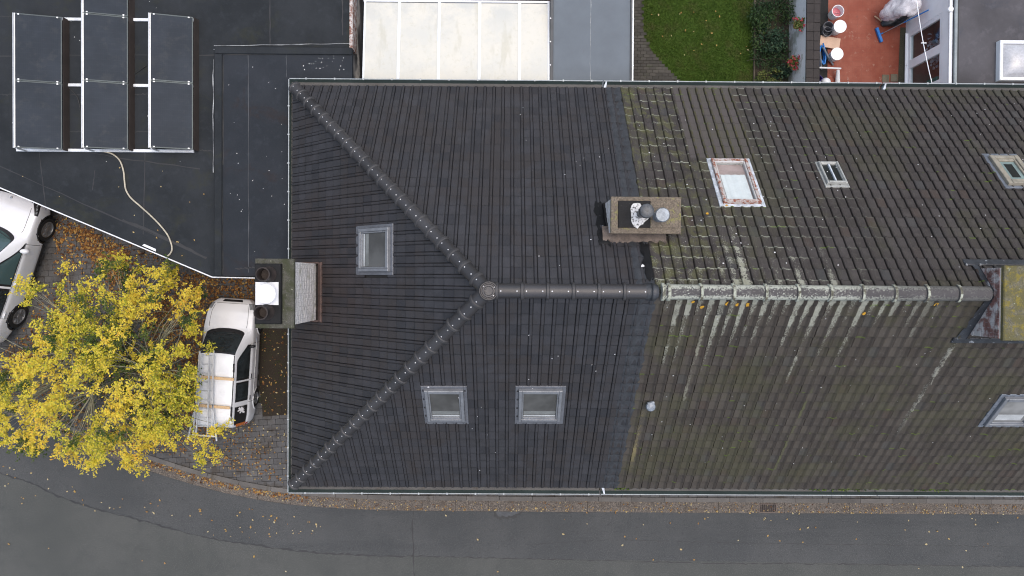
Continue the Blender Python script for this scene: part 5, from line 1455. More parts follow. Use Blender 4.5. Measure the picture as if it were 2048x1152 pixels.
# roof light of the annex
SL = thing('roof_light', 'domed roof light in a white frame on the annex roof', 'roof light', P(2050, 122, az + 0.1))
sa, sb = P(2001, 80, az + 0.3), P(2110, 161, az + 0.3); st = az + 0.104
f = MB(); w_ = 0.10
f.box(sa.x, sb.x, sb.y, sb.y + w_, st, st + 0.2, bev=0.02); f.box(sa.x, sb.x, sa.y - w_, sa.y, st, st + 0.2, bev=0.02)
f.box(sa.x, sa.x + w_, sb.y + w_, sa.y - w_, st, st + 0.198, bev=0.02); f.box(sb.x - w_, sb.x, sb.y + w_, sa.y - w_, st, st + 0.198, bev=0.02)
f.build('frame', M['upvc'], SL)
n = 14; vs = []; fs = []
for j in range(n + 1):
    for i in range(n + 1):
        u, v = i / n, j / n; h = (1 - abs(2 * u - 1) ** 2.4) * (1 - abs(2 * v - 1) ** 2.4)
        vs.append((sa.x + w_ + (sb.x - sa.x - 2 * w_) * u, sb.y + w_ + (sa.y - sb.y - 2 * w_) * v, st + 0.12 + 0.22 * h ** 0.6))
for j in range(n):
    for i in range(n): k = j * (n + 1) + i; fs.append((k, k + 1, k + n + 2, k + n + 1))
MB().add(vs, fs).build('dome', plain('milky_dome', (0.42, 0.43, 0.45), 0.12, 0, 0.2, 2, 20), SL, smooth=True)

# clutter on the patio
M['bucket'] = plain('white_bucket', (0.70, 0.72, 0.73), 0.4, 0, 0.06, 4, 40, dirt=(0.45, 0.43, 0.40), dirt_at=(0.64, 0.75), dirt_scale=7)
M['grey_bucket'] = plain('grey_bucket', (0.10, 0.105, 0.12), 0.6, 0, 0.3, 6, 40)
M['blue'] = plain('blue_plastic', (0.01, 0.16, 0.50), 0.4, 0, 0.15)
def bucket(label, px, py, r, h, kind):
    q = P(px, py, h + 0.06); q.z = 0.066
    T = thing('bucket', label, 'bucket', q, 'buckets along the patio wall'); m = M['grey_bucket'] if kind == 'grey' else M['bucket']
    MB().lathe([(r * 0.82, 0.0), (r * 0.97, h - 0.03), (r * 1.04, h - 0.03), (r * 1.04, h), (r * 0.95, h), (r * 0.92, h - 0.05), (r * 0.78, 0.02), (0.0, 0.02)], 24, q).build('pail', m, T, smooth='auto')
    if kind == 'lid': MB().lathe([(r * 1.06, h - 0.02), (r * 1.07, h + 0.012), (r * 1.0, h + 0.016), (r * 0.97, h + 0.006), (0.0, h + 0.008)], 24, q).build('lid', M['upvc'], T, smooth='auto')
    if kind == 'red': MB().lathe([(0.0, h * 0.55), (r * 0.86, h * 0.55 + 0.001)], 20, q).build('contents', plain('red_paint_rest', (0.45, 0.10, 0.13), 0.4, 0, 0.3, 9, 30, dirt=(0.6, 0.5, 0.5), dirt_scale=6), T)
    hnd = [q + Vector((r * 1.03 * math.cos(a), r * 1.03 * math.sin(a) * 0.4 - r * 0.75, h - 0.06)) for a in np.linspace(0, math.pi, 9)]
    MB().tube(hnd, 0.006, 5).build('handle', M['wire'], T)
bucket('open white bucket with red remains inside, farthest up on the patio', 1676, 22, 0.20, 0.42, 'red')
bucket('white lidded bucket standing beside the grey buckets', 1680, 53, 0.205, 0.42, 'lid')
bucket('white lidded bucket beside the beige board and blue hose', 1674, 108, 0.20, 0.38, 'lid')
bucket('grey bucket nearer the open white bucket, against the wall', 1657, 53, 0.17, 0.28, 'grey')
bucket('grey bucket nearer the beige board, against the wall', 1655, 63, 0.16, 0.24, 'grey')
q = P(1661, 84, 0.2)
o = MB().box(-0.36, 0.36, -0.19, 0.19, 0, 0.025, 0, Matrix.Translation((q.x, q.y, 0.14)) @ Matrix.Rotation(-0.13, 4, 'Z') @ Matrix.Rotation(0.08, 4, 'Y'), 0.004).build('board', plain('beige_board', (0.52, 0.36, 0.26), 0.7, 0, 0.12, 3, 40)); tag(o, 'beige rectangular board lying between the lidded buckets', 'board')
coil = []
for k in range(50):
    a = k * 0.42; r = 0.20 + 0.05 * math.sin(k * 0.9)
    coil.append(P(1641, 112, 0.1) + Vector((0.4 * r * math.cos(a), 1.8 * r * math.sin(a), 0.02 + 0.004 * k)))
o = MB().tube(coil, 0.026, 7).build('garden_hose', M['blue'], smooth=True); tag(o, 'coil of blue hose in the dark strip by the patio wall', 'hose')
for a, b, lb in (((1646, 95), (1666, 130), 'upper grey metal tube lying from the blue hose to the patio'), ((1640, 104), (1643, 138), 'grey metal tube lying along the blue hose')):
    o = MB().tube([P(*a, 0.55), P(*b, 0.10)], 0.03, 8).build('metal_tube', M['galv'], smooth='auto'); tag(o, lb, 'metal tube', 'metal tubes by the blue hose')
o = MB().tube([P(1634, 135, 0.35), P(1682, 137, 0.35)], 0.028, 8); o.tube([P(1676, 140, 0.33), P(1675, 165, 0.10)], [0.05, 0.085], 10)
o = o.build('floor_squeegee', M['bucket'], smooth='auto'); tag(o, 'white T shaped scraper lying near the gutter on the patio', 'scraper')
q = P(1640, 156, 0.4); o = MB().lathe([(0.10, 0), (0.12, 0.3), (0.125, 0.3), (0.105, 0.29), (0.09, 0.03), (0, 0.03)], 4, (q.x, q.y, 0.07)).build('crate', plain('purple_plastic', (0.035, 0.02, 0.16), 0.4)); tag(o, 'small purple crate at the foot of the patio wall', 'crate')
q = P(1655, 163, 0.3); o = MB().lathe([(0.14, 0), (0.17, 0.12), (0.11, 0.22), (0.03, 0.25), (0, 0.25)], 12, (q.x, q.y, 0.07)).build('plastic_bag', M['bucket'], smooth=True); tag(o, 'small white plastic bag by the gutter beside the purple crate', 'bag')
# blue broom leaning on the annex
BR = thing('broom', 'blue headed squeegee broom leaning against the annex', 'broom', P(1760, 70, 0.06))
ha, hb = P(1753, 56, 0.12), P(1763, 84, 0.12); d = (hb - ha)
MB().box(-d.length / 2, d.length / 2, -0.045, 0.045, -0.04, 0.05, 0, Matrix.Translation((ha + hb) / 2) @ Matrix.Rotation(math.atan2(d.y, d.x), 4, 'Z'), 0.01).build('head', M['blue'], BR)
end = P(1857, 20, 1.55); end.x = min(end.x, ax0 - 0.03); mid = P(1766, 66, 0.16)
sp_ = mid.lerp(end, 0.47)
MB().tube([mid, sp_], 0.014, 7).build('shaft', M['galv'], BR, smooth='auto'); MB().tube([sp_, end], 0.020, 8).build('grip', M['blue'], BR, smooth='auto')
MB().tube([P(1759, 69, 0.13), mid], 0.022, 8).build('socket', M['blue'], BR, smooth='auto')
# something wrapped in clear plastic, and a black sack under it
def lump(name, label, cat, ctrl, mat, seed, sq=1.0):
    """crumpled sack: a skin over a chain of (x, y, z, radius)"""
    r_ = np.random.default_rng(seed); mb = MB(); pts = [Vector(c[:3]) for c in ctrl]; rad = [c[3] for c in ctrl]
    pts = catmull(pts, 6); m = len(pts); rr = np.interp(np.linspace(0, len(rad) - 1, m), range(len(rad)), rad)
    n = 22; vs = []; fs = []; ph = r_.uniform(0, 6.28, 6)
    for i, p in enumerate(pts):
        t = (pts[min(i + 1, m - 1)] - pts[max(i - 1, 0)]).normalized(); a = t.cross(Vector((0, 0, 1))).normalized(); b = a.cross(t)
        for k in range(n):
            an = 2 * math.pi * k / n; w = 1 + 0.12 * math.sin(3 * an + ph[0] + i * 0.35) + 0.08 * math.sin(7 * an + ph[1] - i * 0.5) + r_.normal(0, 0.04)
            q = p + (a * math.cos(an) + b * math.sin(an) * sq) * float(rr[i]) * w; q.z = max(q.z, 0.07); vs.append(q)
    for i in range(m - 1):
        for k in range(n): k2 = (k + 1) % n; fs.append((i * n + k, i * n + k2, (i + 1) * n + k2, (i + 1) * n + k))
    fs += [tuple(range(n)), tuple((m - 1) * n + k for k in range(n))[::-1]]
    return tag(mb.add(vs, fs).build(name, mat, smooth=True), label, cat)
def q4(px, py, z, r): v = P(px, py, z); return (v.x, v.y, v.z, r)
lump('wrapped_bundle', 'bundle wrapped in translucent white plastic leaning on the annex', 'bundle', [q4(1764, 34, 0.35, 0.12), q4(1775, 27, 0.6, 0.26), q4(1795, 16, 0.9, 0.34), q4(1815, 10, 1.2, 0.36), q4(1832, 10, 1.35, 0.30), q4(1842, 10, 1.4, 0.10)], plain('milky_plastic', (0.60, 0.58, 0.60), 0.25, 0, 0.25, 5, 25, dirt=(0.22, 0.15, 0.16), dirt_at=(0.55, 0.68), dirt_scale=3), 3, 0.8)
lump('rubbish_sack', 'black rubbish sack under the plastic wrapped bundle', 'sack', [q4(1763, 50, 0.12, 0.07), q4(1778, 42, 0.22, 0.18), q4(1800, 34, 0.28, 0.22), q4(1815, 28, 0.25, 0.12)], plain('black_sack', (0.012, 0.013, 0.014), 0.3), 5, 0.7)
o = MB().box(-0.17, 0.17, -0.02, 0.02, -0.012, 0.012, 0, Matrix.Translation(P(1757, 38, 0.12)) @ Matrix.Rotation(-0.62, 4, 'Z')).build('wooden_stick', plain('stick_wood', (0.45, 0.30, 0.18), 0.7)); tag(o, 'short wooden stick beside the black rubbish sack', 'stick')
la, lb_ = P(1829, -30, 2.6), P(1872, 200, 2.9)
CL = thing('clothes_line', 'white clothes line stretched in front of the annex windows', 'clothes line', la)
MB().tube([la.lerp(lb_, k / 12) - Vector((0, 0, 0.10 * math.sin(math.pi * k / 12))) for k in range(13)], 0.013, 6).build('line', M['upvc'], CL, smooth=True)
q = la.lerp(lb_, 0.5) - Vector((0, 0, 0.08)); MB().box(q.x - 0.08, q.x + 0.08, q.y - 0.012, q.y + 0.012, q.z - 0.012, q.z + 0.012).build('peg', M['upvc'], CL)
V, Fc = [], []
# ---------------------------------------------------------------- vehicles
M['car_white'] = car_paint()
M['car_glass'] = plain('car_glass', (0.020, 0.026, 0.028), 0.05, 0, 0.5, 1.5, 9, spec=0.75)
M['green_glass'] = G('green_car_glass').done((0.05, 0.085, 0.085), 0.04, 0, 0.75)
M['trim'] = plain('black_trim', (0.012, 0.012, 0.013), 0.5, 0, 0.2)
M['tyre'] = plain('tyre', (0.010, 0.010, 0.010), 0.8, 0, 0.2, 8, 60)
M['alloy'] = plain('alloy', (0.30, 0.31, 0.32), 0.3, 0.7); M['dark_alloy'] = plain('dark_alloy', (0.03, 0.032, 0.035), 0.35, 0.6)
M['red_lamp'] = G('red_lamp').done((0.30, 0.012, 0.015), 0.15, 0, 0.6); M['amber_lamp'] = G('amber_lamp').done((0.50, 0.13, 0.02), 0.15, 0, 0.6)
M['lamp_glass'] = plain('head_lamp_glass', (0.30, 0.32, 0.33), 0.1, 0.3, 0.4, 9, 30)

class Car:
    """body skin given by stations along the length (y) and a cross section"""
    def __init__(s, st, root):
        s.st = np.array(st); s.root = root
        yy = np.linspace(s.st[0, 0], s.st[-1, 0], 161); s.y = yy
        d = [np.interp(yy, s.st[:, 0], s.st[:, k]) for k in range(1, s.st.shape[1])]
        ker = np.hanning(11); ker /= ker.sum(); out = []
        for a in d:
            p = np.concatenate([np.full(5, a[0]), a, np.full(5, a[-1])]); b = np.convolve(p, ker, 'valid'); b[0] = a[0]; b[-1] = a[-1]; out.append(b)
        s.d = out
    def sec(s, y):
        w, zb, wt, zt, zs = [float(np.interp(y, s.y, a)) for a in s.d]
        h = zt - zb
        return [(w - 0.10, zs), (w - 0.015, zs + 0.10), (w, zs + (zb - zs) * 0.45), (w - 0.012, zb - 0.10), (w - 0.045, zb), (w - 0.045 + (wt - w + 0.045) * 0.45, zb + h * 0.45), (wt, zb + h * 0.88), (wt - min(0.07, wt * 0.3), zt - 0.012 * min(1, h)), (wt * 0.5, zt + 0.012), (0.0, zt + 0.018)]
    def at(s, y, q, o=0.0):
        """q: 9 = middle of the roof, 0 = sill on the right side; negative q mirrors to the left"""
        sc = s.sec(y); sg = 1.0
        if q < 0: sg, q = -1.0, -q
        q = min(max(q, 0.0), 9.0); i = min(int(q), 8); t = q - i
        p0 = sc[max(i - 1, 0)]; p1 = sc[i]; p2 = sc[i + 1]; p3 = sc[i + 2] if i + 2 <= 9 else (-sc[8][0], sc[8][1])
        f = lambda a, b, c, d: 0.5 * (2 * b + (c - a) * t + (2 * a - 5 * b + 4 * c - d) * t * t + (3 * b - a - 3 * c + d) * t ** 3)
        return Vector((sg * f(p0[0], p1[0], p2[0], p3[0]), y, f(p0[1], p1[1], p2[1], p3[1])))
    def pt(s, y, q, o=0.0):
        p = s.at(y, q)
        if o:
            e = 0.02; a = s.at(y + e, q) - s.at(y - e, q); qq = q; b = s.at(y, q + 0.05) - s.at(y, q - 0.05)
            n = a.cross(b); n = -n if n.z < 0 or (abs(n.z) < 1e-6 and n.x * p.x < 0) else n
            c = Vector((0, y, 0.55)); 
            if n.dot(p - c) < 0: n = -n
            if n.length > 1e-9: p = p + n.normalized() * o
        return p
    def body(s, mat, arches, ny=150, nq=48):
        vs = []; fs = []; ys = np.linspace(s.y[0], s.y[-1], ny + 1)
        qs = np.concatenate([np.linspace(0, 9, nq // 2 + 1), ]); full = [q for q in qs] + [-q for q in qs[-2::-1]]
        m = len(full)
        for y in ys:
            for q in full: vs.append(s.at(y, q if q != 0 else 0.0) if q >= 0 else s.at(y, q))
        # the mirrored sill
        for i in range(ny + 1):
            v = vs[i * m]; vs[i * m + m - 1] = Vector((-v.x, v.y, v.z))
        for i in range(ny):
            for k in range(m - 1):
                idx = (i * m + k, i * m + k + 1, (i + 1) * m + k + 1, (i + 1) * m + k)
                c = sum((vs[j] for j in idx), Vector()) / 4
                if any(math.hypot(c.y - ay, c.z - az_) < ar and abs(c.x) > 0.5 for (ay, az_, ar) in arches): continue
                fs.append(idx[::-1])
        fs.append(tuple(range(m))); fs.append(tuple(ny * m + k for k in range(m))[::-1])
        o = MB().add(vs, fs).build('body', mat, s.root, smooth='auto')
        for (ay, az_, ar) in arches:
            for sg in (1, -1):
                w = float(np.interp(ay, s.y, s.d[0])); pr = []
                for k in range(17):
                    a = math.pi * (-0.12 + 1.24 * k / 16); yy, zz = ay + ar * math.cos(a), az_ + ar * math.sin(a)
                    sc = s.sec(yy); xx = float(np.interp(zz, [p[1] for p in sc[:5]], [p[0] for p in sc[:5]])); pr.append(Vector((sg * (xx + 0.002), yy, zz)))
                MB().tube(pr, 0.022, 6).build('arch_trim', s.arch_mat, o, smooth=True)
        # dark inner floor so that nothing shows through the arches
        y0, y1 = s.y[0] + 0.15, s.y[-1] - 0.15; mb = MB().box(-0.60, 0.60, y0, y1, 0.2, 0.62); mb.build('underbody', M['trim'], o)
        return o
    def patch(s, name, mat, y0, y1, q0, q1, o, parent=None, n=14, m=10, round_=0.0, shape=None):
        """a piece of skin lying o above the body; shape(u, v) may move its corners"""
        vs = []; fs = []
        for j in range(m + 1):
            for i in range(n + 1):
                u, v = i / n, j / m
                if shape: uu, vv = shape(u, v)
                else: uu, vv = u, v
                q = q0 + (q1 - q0) * vv if not callable(q0) else q0(uu, vv)
                y = y0 + (y1 - y0) * uu
                vs.append(s.pt(y, q, o))
        for j in range(m):
            for i in range(n): k = j * (n + 1) + i; fs.append((k, k + 1, k + n + 2, k + n + 1))
        return MB().add(vs, fs).build(name, mat, parent or s.root, smooth=True)
    def line(s, name, pts, r, mat, parent=None, o=0.0):
        return MB().tube([s.pt(y, q, o) for y, q in pts], r, 5).build(name, mat, parent or s.root, smooth=True)

def spanq(q): return q
def across(c, name, mat, fy, qa, o, parent=None, n=20, m=10):
    """patch over the middle line: fy(side -1..1) gives (rear y, front y); qa = q at both edges"""
    vs = []; fs = []
    for j in range(n + 1):
        t = -1 + 2 * j / n
        a, b = fy(t)
        # t maps to q: +-qa at the sides and 9 in the middle
        for i in range(m + 1):
            y = a + (b - a) * i / m; q = 9 - (9 - qa) * abs(t)
            vs.append(c.pt(y, q if t >= 0 else -q, o))
    for j in range(n):
        for i in range(m): k = j * (m + 1) + i; fs.append((k, k + 1, k + m + 2, k + m + 1))
    return MB().add(vs, fs).build(name, mat, parent or c.root, smooth=True)

def wheel(root, x, y, r, w, rim_mat, spokes, steer=0.0):
    sg = 1 if x > 0 else -1
    MM = Matrix.Translation((x, y, r)) @ Matrix.Rotation(steer, 4, 'Z') @ Matrix.Rotation(sg * math.pi / 2, 4, 'Y')
    t = MB().lathe([(r * 0.66, -w), (r * 0.96, -w), (r, -w * 0.8), (r, -0.02), (r * 0.96, 0.0), (r * 0.70, 0.005), (r * 0.66, -0.02), (r * 0.64, -w)], 32, M=MM).build('wheel', M['tyre'], root, smooth='auto')
    k = MB().lathe([(r * 0.66, -0.06), (0.0, -0.055)], 28, M=MM); k.build('hub', M['trim'], t)
    rm = MB(); rm.lathe([(r * 0.655, -0.05), (r * 0.68, 0.002), (r * 0.63, 0.004), (r * 0.61, -0.03)], 32, M=MM); rm.lathe([(0.06, -0.05), (0.055, -0.005), (0.0, -0.002)], 14, M=MM)
    for j in range(spokes):
        a = 2 * math.pi * j / spokes
        rm.box(0.03, r * 0.63, -0.018, 0.018, -0.045, -0.012, 0, MM @ Matrix.Rotation(a, 4, 'Z'))
    rm.build('rim', rim_mat, t, smooth='auto')

# --- the silver white van with a ladder on its roof
va, vb = P(465, 597, 0.55), P(457, 846, 0.95)
van_c = (va + vb) / 2; vdir = Vector((va.x - vb.x, va.y - vb.y, 0)); VL = vdir.length
van_ang = math.atan2(-vdir.x, vdir.y)
van_ang = math.radians(-3.2)
VAN = thing('van', 'silver white leisure van parked under the tree with a ladder on its roof', 'van', (van_c.x - 0.02, van_c.y, 0.095), rotz=van_ang, local=True)
h = VL / 2
vs_ = [(-h, 0.70, 0.92, 0.56, 1.52, 0.34), (-h + 0.06, 0.80, 0.98, 0.60, 1.72, 0.28), (-h + 0.35, 0.85, 1.0, 0.62, 1.80, 0.22), (-0.2, 0.86, 1.0, 0.63, 1.83, 0.20), (0.28, 0.86, 0.99, 0.60, 1.79, 0.20), (0.42, 0.86, 0.985, 0.60, 1.70, 0.2), (1.08, 0.85, 0.96, 0.66, 1.03, 0.20), (1.2, 0.845, 0.94, 0.68, 0.985, 0.20), (h - 0.42, 0.81, 0.83, 0.64, 0.87, 0.22), (h - 0.12, 0.71, 0.70, 0.54, 0.73, 0.26), (h, 0.52, 0.52, 0.42, 0.55, 0.30)]
c = Car(vs_, VAN); c.arch_mat = M['car_white']
c.body(M['car_white'], [(1.28, 0.30, 0.37), (-1.28, 0.30, 0.37)])
ws = across(c, 'windscreen', M['trim'], lambda t: (0.36 - 0.05 * t * t, 1.12 - 0.16 * t * t), 6.55, 0.006)
across(c, 'glass', M['car_glass'], lambda t: (0.42 - 0.05 * t * t, 1.0 - 0.16 * t * t), 6.72, 0.011, ws)
MB().tube([c.pt(1.02, 8.6, 0.02), c.pt(0.98, 7.6, 0.025), c.pt(0.86, -8.0, 0.025)], 0.008, 5).build('wiper', M['trim'], ws)
MB().tube([c.pt(1.04, -8.2, 0.02), c.pt(0.96, -7.4, 0.025)], 0.008, 5).build('wiper', M['trim'], ws)
for sg in (1, -1):
    sw = c.patch('side_window', M['trim'], -0.52, 0.62, lambda u, v: sg * (4.12 + v * (1.75 - 1.15 * max(0, u - 0.55) / 0.45)), None, 0.005); c.patch('glass', M['car_glass'], -0.46, 0.55, lambda u, v: sg * (4.25 + v * (1.50 - 1.0 * max(0, u - 0.55) / 0.45)), None, 0.010, sw)
    sw = c.patch('side_window', M['trim'], -1.22, -0.58, lambda u, v: sg * (4.12 + v * 1.75), None, 0.005); c.patch('glass', M['car_glass'], -1.16, -0.64, lambda u, v: sg * (4.25 + v * 1.5), None, 0.010, sw)
    sw = c.patch('rear_quarter_panel', M['trim'], -h + 0.10, -1.38, lambda u, v: sg * (4.12 + v * 1.75), None, 0.007)
    c.patch('rear_lamp', M['amber_lamp'], -h + 0.02, -h + 0.14, lambda u, v: sg * (4.1 + v * 1.5), None, 0.013)
    c.patch('rear_lamp', M['red_lamp'], -h + 0.01, -h + 0.10, lambda u, v: sg * (2.8 + v * 1.1), None, 0.010)
    c.patch('head_lamp', M['lamp_glass'], h - 0.34, h - 0.14, lambda u, v: sg * (3.3 + v * 2.4), None, 0.008)
    c.line('roof_channel', [(0.30 - 0.19 * k, sg * 6.75) for k in range(12)], 0.018, M['trim'])
    for (a, b) in ((0.05, -0.22), (-1.35, -1.65)): c.line('rail_foot', [(a, sg * 6.8), (b, sg * 6.8)], 0.032, M['trim'], o=0.01)
    for yy in (0.66, -0.55, -1.30): c.line('door_gap', [(yy, sg * (1.0 + 0.3 * k)) for k in range(11)], 0.006, M['trim'])
    c.line('side_moulding', [(0.85 - 0.2 * k, sg * 2.3) for k in range(11)], 0.018, M['alloy'], o=0.006)
    for yy in (-0.36, -1.08): c.line('door_handle', [(yy, sg * 3.35), (yy - 0.16, sg * 3.35)], 0.016, M['trim'], o=0.02)
    mp = c.pt(0.56, sg * 4.3, 0.10)
    MB().lathe([(0.0, -0.10), (0.06, -0.09), (0.085, 0.0), (0.06, 0.09), (0.0, 0.10)], 12, M=Matrix.Translation(mp) @ Matrix.Rotation(0.25 * sg, 4, 'Z') @ Matrix.Diagonal((1.35, 0.6, 1.0, 1))).build('mirror', M['trim'], VAN, smooth=True)
    for yy in (1.28, -1.28): wheel(VAN, sg * 0.835, yy, 0.30, 0.20, M['alloy'], 7)
for k in range(5): across(c, 'roof_rib', M['car_white'], lambda t, k=k: (-0.25 - 0.33 * k - 0.03, -0.25 - 0.33 * k + 0.03), 7.3, 0.008)
for t in (-1, 1): c.line('bonnet_gap', [(1.15 + 0.08 * k, t * (6.9 - 0.05 * k)) for k in range(10)], 0.006, M['trim'])
c.line('bonnet_gap', [(h - 0.15, s_) for s_ in (-6.5, -7.5, -8.5, 9, 8.5, 7.5, 6.5)], 0.007, M['trim'])
across(c, 'grille', M['trim'], lambda t: (h - 0.10, h - 0.03), 7.6, 0.006)
MB().box(-0.66, 0.66, -h - 0.045, -h + 0.01, 0.34, 0.62, bev=0.03).build('rear_bumper', M['car_white'], VAN)
MB().box(-0.56, 0.56, -h - 0.012, -h + 0.05, 0.95, 1.46).build('rear_window', M['car_glass'], VAN)
# white rampant animal emblem on the black panel behind the rear side window
em = [(0.0, 0.0), (0.25, 0.12), (0.2, 0.3), (0.42, 0.22), (0.62, 0.05), (0.7, 0.2), (0.56, 0.36), (0.78, 0.42), (0.98, 0.36), (0.95, 0.55), (0.75, 0.58), (0.9, 0.75), (0.74, 0.92), (0.6, 0.72), (0.5, 0.98), (0.36, 0.75), (0.22, 0.92), (0.2, 0.66), (0.02, 0.72), (0.16, 0.5), (-0.05, 0.42), (0.14, 0.34), (-0.06, 0.18)]
for sg in (1,):
    vv = [c.pt(-1.62 + 0.26 * b - 0.02, sg * (4.55 + 0.95 * a), 0.012) for a, b in em]; ctr = sum(vv, Vector()) / len(vv)
    MB().add([ctr] + vv, [(0, 1 + i, 1 + (i + 1) % len(vv)) for i in range(len(vv))]).build('emblem', M['white_dot'], VAN)

# roof cargo: two battens and the ladder (placed in the van's own frame)
VM = Matrix.Translation(VAN.location) @ Matrix.Rotation(van_ang, 4, 'Z')
bt_mat = plain('pine_batten', (0.52, 0.36, 0.20), 0.7, 0, 0.2, 5, 40)
for yy, x0_, x1_, lb in ((-0.42, -0.66, 0.66, 'front pine batten tied across the van roof under the ladder'), (-1.34, -0.72, 0.60, 'rear pine batten tied across the van roof under the ladder')):
    o = MB().box(x0_, x1_, yy - 0.045, yy + 0.045, 1.885, 1.935, 0, VM @ Matrix.Rotation(-0.02, 4, 'Z'), 0.005).build('batten', bt_mat); tag(o, lb, 'batten', 'battens on the van roof')
LAD = thing('ladder', 'aluminium extension ladder with splayed feet on the van roof', 'ladder', VM @ Vector((-0.1, -1.0, 1.94)))
M['ladder'] = plain('ladder_aluminium', (0.60, 0.62, 0.64), 0.35, 0.45, 0.15, 4, 40)
def lp(x, y, z): return VM @ Vector((x, y, z))
for (x0_, ya, x1_, yb, z) in ((-0.46, 0.42, -0.52, -2.28, 1.985), (-0.02, 0.46, 0.08, -2.30, 1.985), (-0.36, 0.30, -0.40, -2.20, 2.055), (-0.12, 0.30, -0.04, -2.20, 2.055)):
    MB().tube([lp(x0_, ya, z), lp(x1_, yb, z)], 0.028, 6).build('rail', M['ladder'], LAD)
for sgx, x0_, x1_ in ((-1, -0.49, -0.68), (1, 0.04, 0.24)):
    MB().tube([lp(x0_, -1.25, 1.985), lp(x1_, -2.42, 1.985)], 0.028, 6).build('splayed_foot', M['ladder'], LAD)
for k in range(10):
    yy = 0.30 - k * 0.285; MB().tube([lp(-0.46 - 0.006 * k, yy, 1.985), lp(-0.02 + 0.01 * k, yy, 1.985)], 0.016, 6).build('rung', M['ladder'], LAD)
MB().tube([lp(-0.66, -2.28, 1.985), lp(0.22, -2.28, 1.985)], 0.022, 6).build('stabiliser', M['ladder'], LAD)

# --- the white car at the left picture edge
wp_ = P(100, 460, 0.40); rp_ = P(14, 699, 0.60)
hd = Vector((wp_.x - rp_.x, wp_.y - rp_.y, 0)).normalized(); ang = math.atan2(-hd.x, hd.y)
nr = Vector((hd.y, -hd.x, 0))
CSC = 1.2
cc = wp_ - nr * 0.89 * CSC - hd * 1.32 * CSC
CAR = thing('car', 'white car at the left picture edge, half hidden by the yellow tree', 'car', (cc.x, cc.y, 0.095), rotz=ang, local=True)
CAR.scale = (CSC, CSC, 1.25)
h = 2.17
cs = [(-h, 0.62, 0.86, 0.50, 1.0, 0.40), (-h + 0.07, 0.76, 0.93, 0.56, 1.18, 0.32), (-h + 0.45, 0.86, 0.97, 0.58, 1.48, 0.26), (-1.0, 0.89, 0.97, 0.60, 1.60, 0.24), (-0.2, 0.90, 0.96, 0.61, 1.64, 0.24), (0.22, 0.90, 0.96, 0.60, 1.60, 0.24), (0.36, 0.90, 0.955, 0.60, 1.52, 0.24), (1.05, 0.90, 0.95, 0.70, 1.04, 0.24), (1.2, 0.90, 0.94, 0.72, 1.0, 0.24), (h - 0.45, 0.87, 0.86, 0.68, 0.90, 0.26), (h - 0.14, 0.77, 0.74, 0.58, 0.77, 0.28), (h - 0.03, 0.62, 0.62, 0.46, 0.65, 0.30), (h, 0.52, 0.55, 0.38, 0.58, 0.32)]
c = Car(cs, CAR); c.arch_mat = M['trim']
c.body(M['car_white'], [(1.32, 0.33, 0.41), (-1.28, 0.33, 0.41)])
ws = across(c, 'windscreen', M['trim'], lambda t: (0.30 - 0.08 * t * t, 1.10 - 0.22 * t * t), 6.65, 0.006)
across(c, 'glass', M['green_glass'], lambda t: (0.34 - 0.08 * t * t, 1.02 - 0.22 * t * t), 6.8, 0.011, ws)
MB().tube([c.pt(1.0, 8.8, 0.02), c.pt(0.86, 7.2, 0.025)], 0.009, 5).build('wiper', M['trim'], ws)
rw = across(c, 'rear_window', M['trim'], lambda t: (-h + 0.10, -h + 0.46), 6.9, 0.006); across(c, 'glass', M['car_glass'], lambda t: (-h + 0.13, -h + 0.42), 7.05, 0.011, rw)
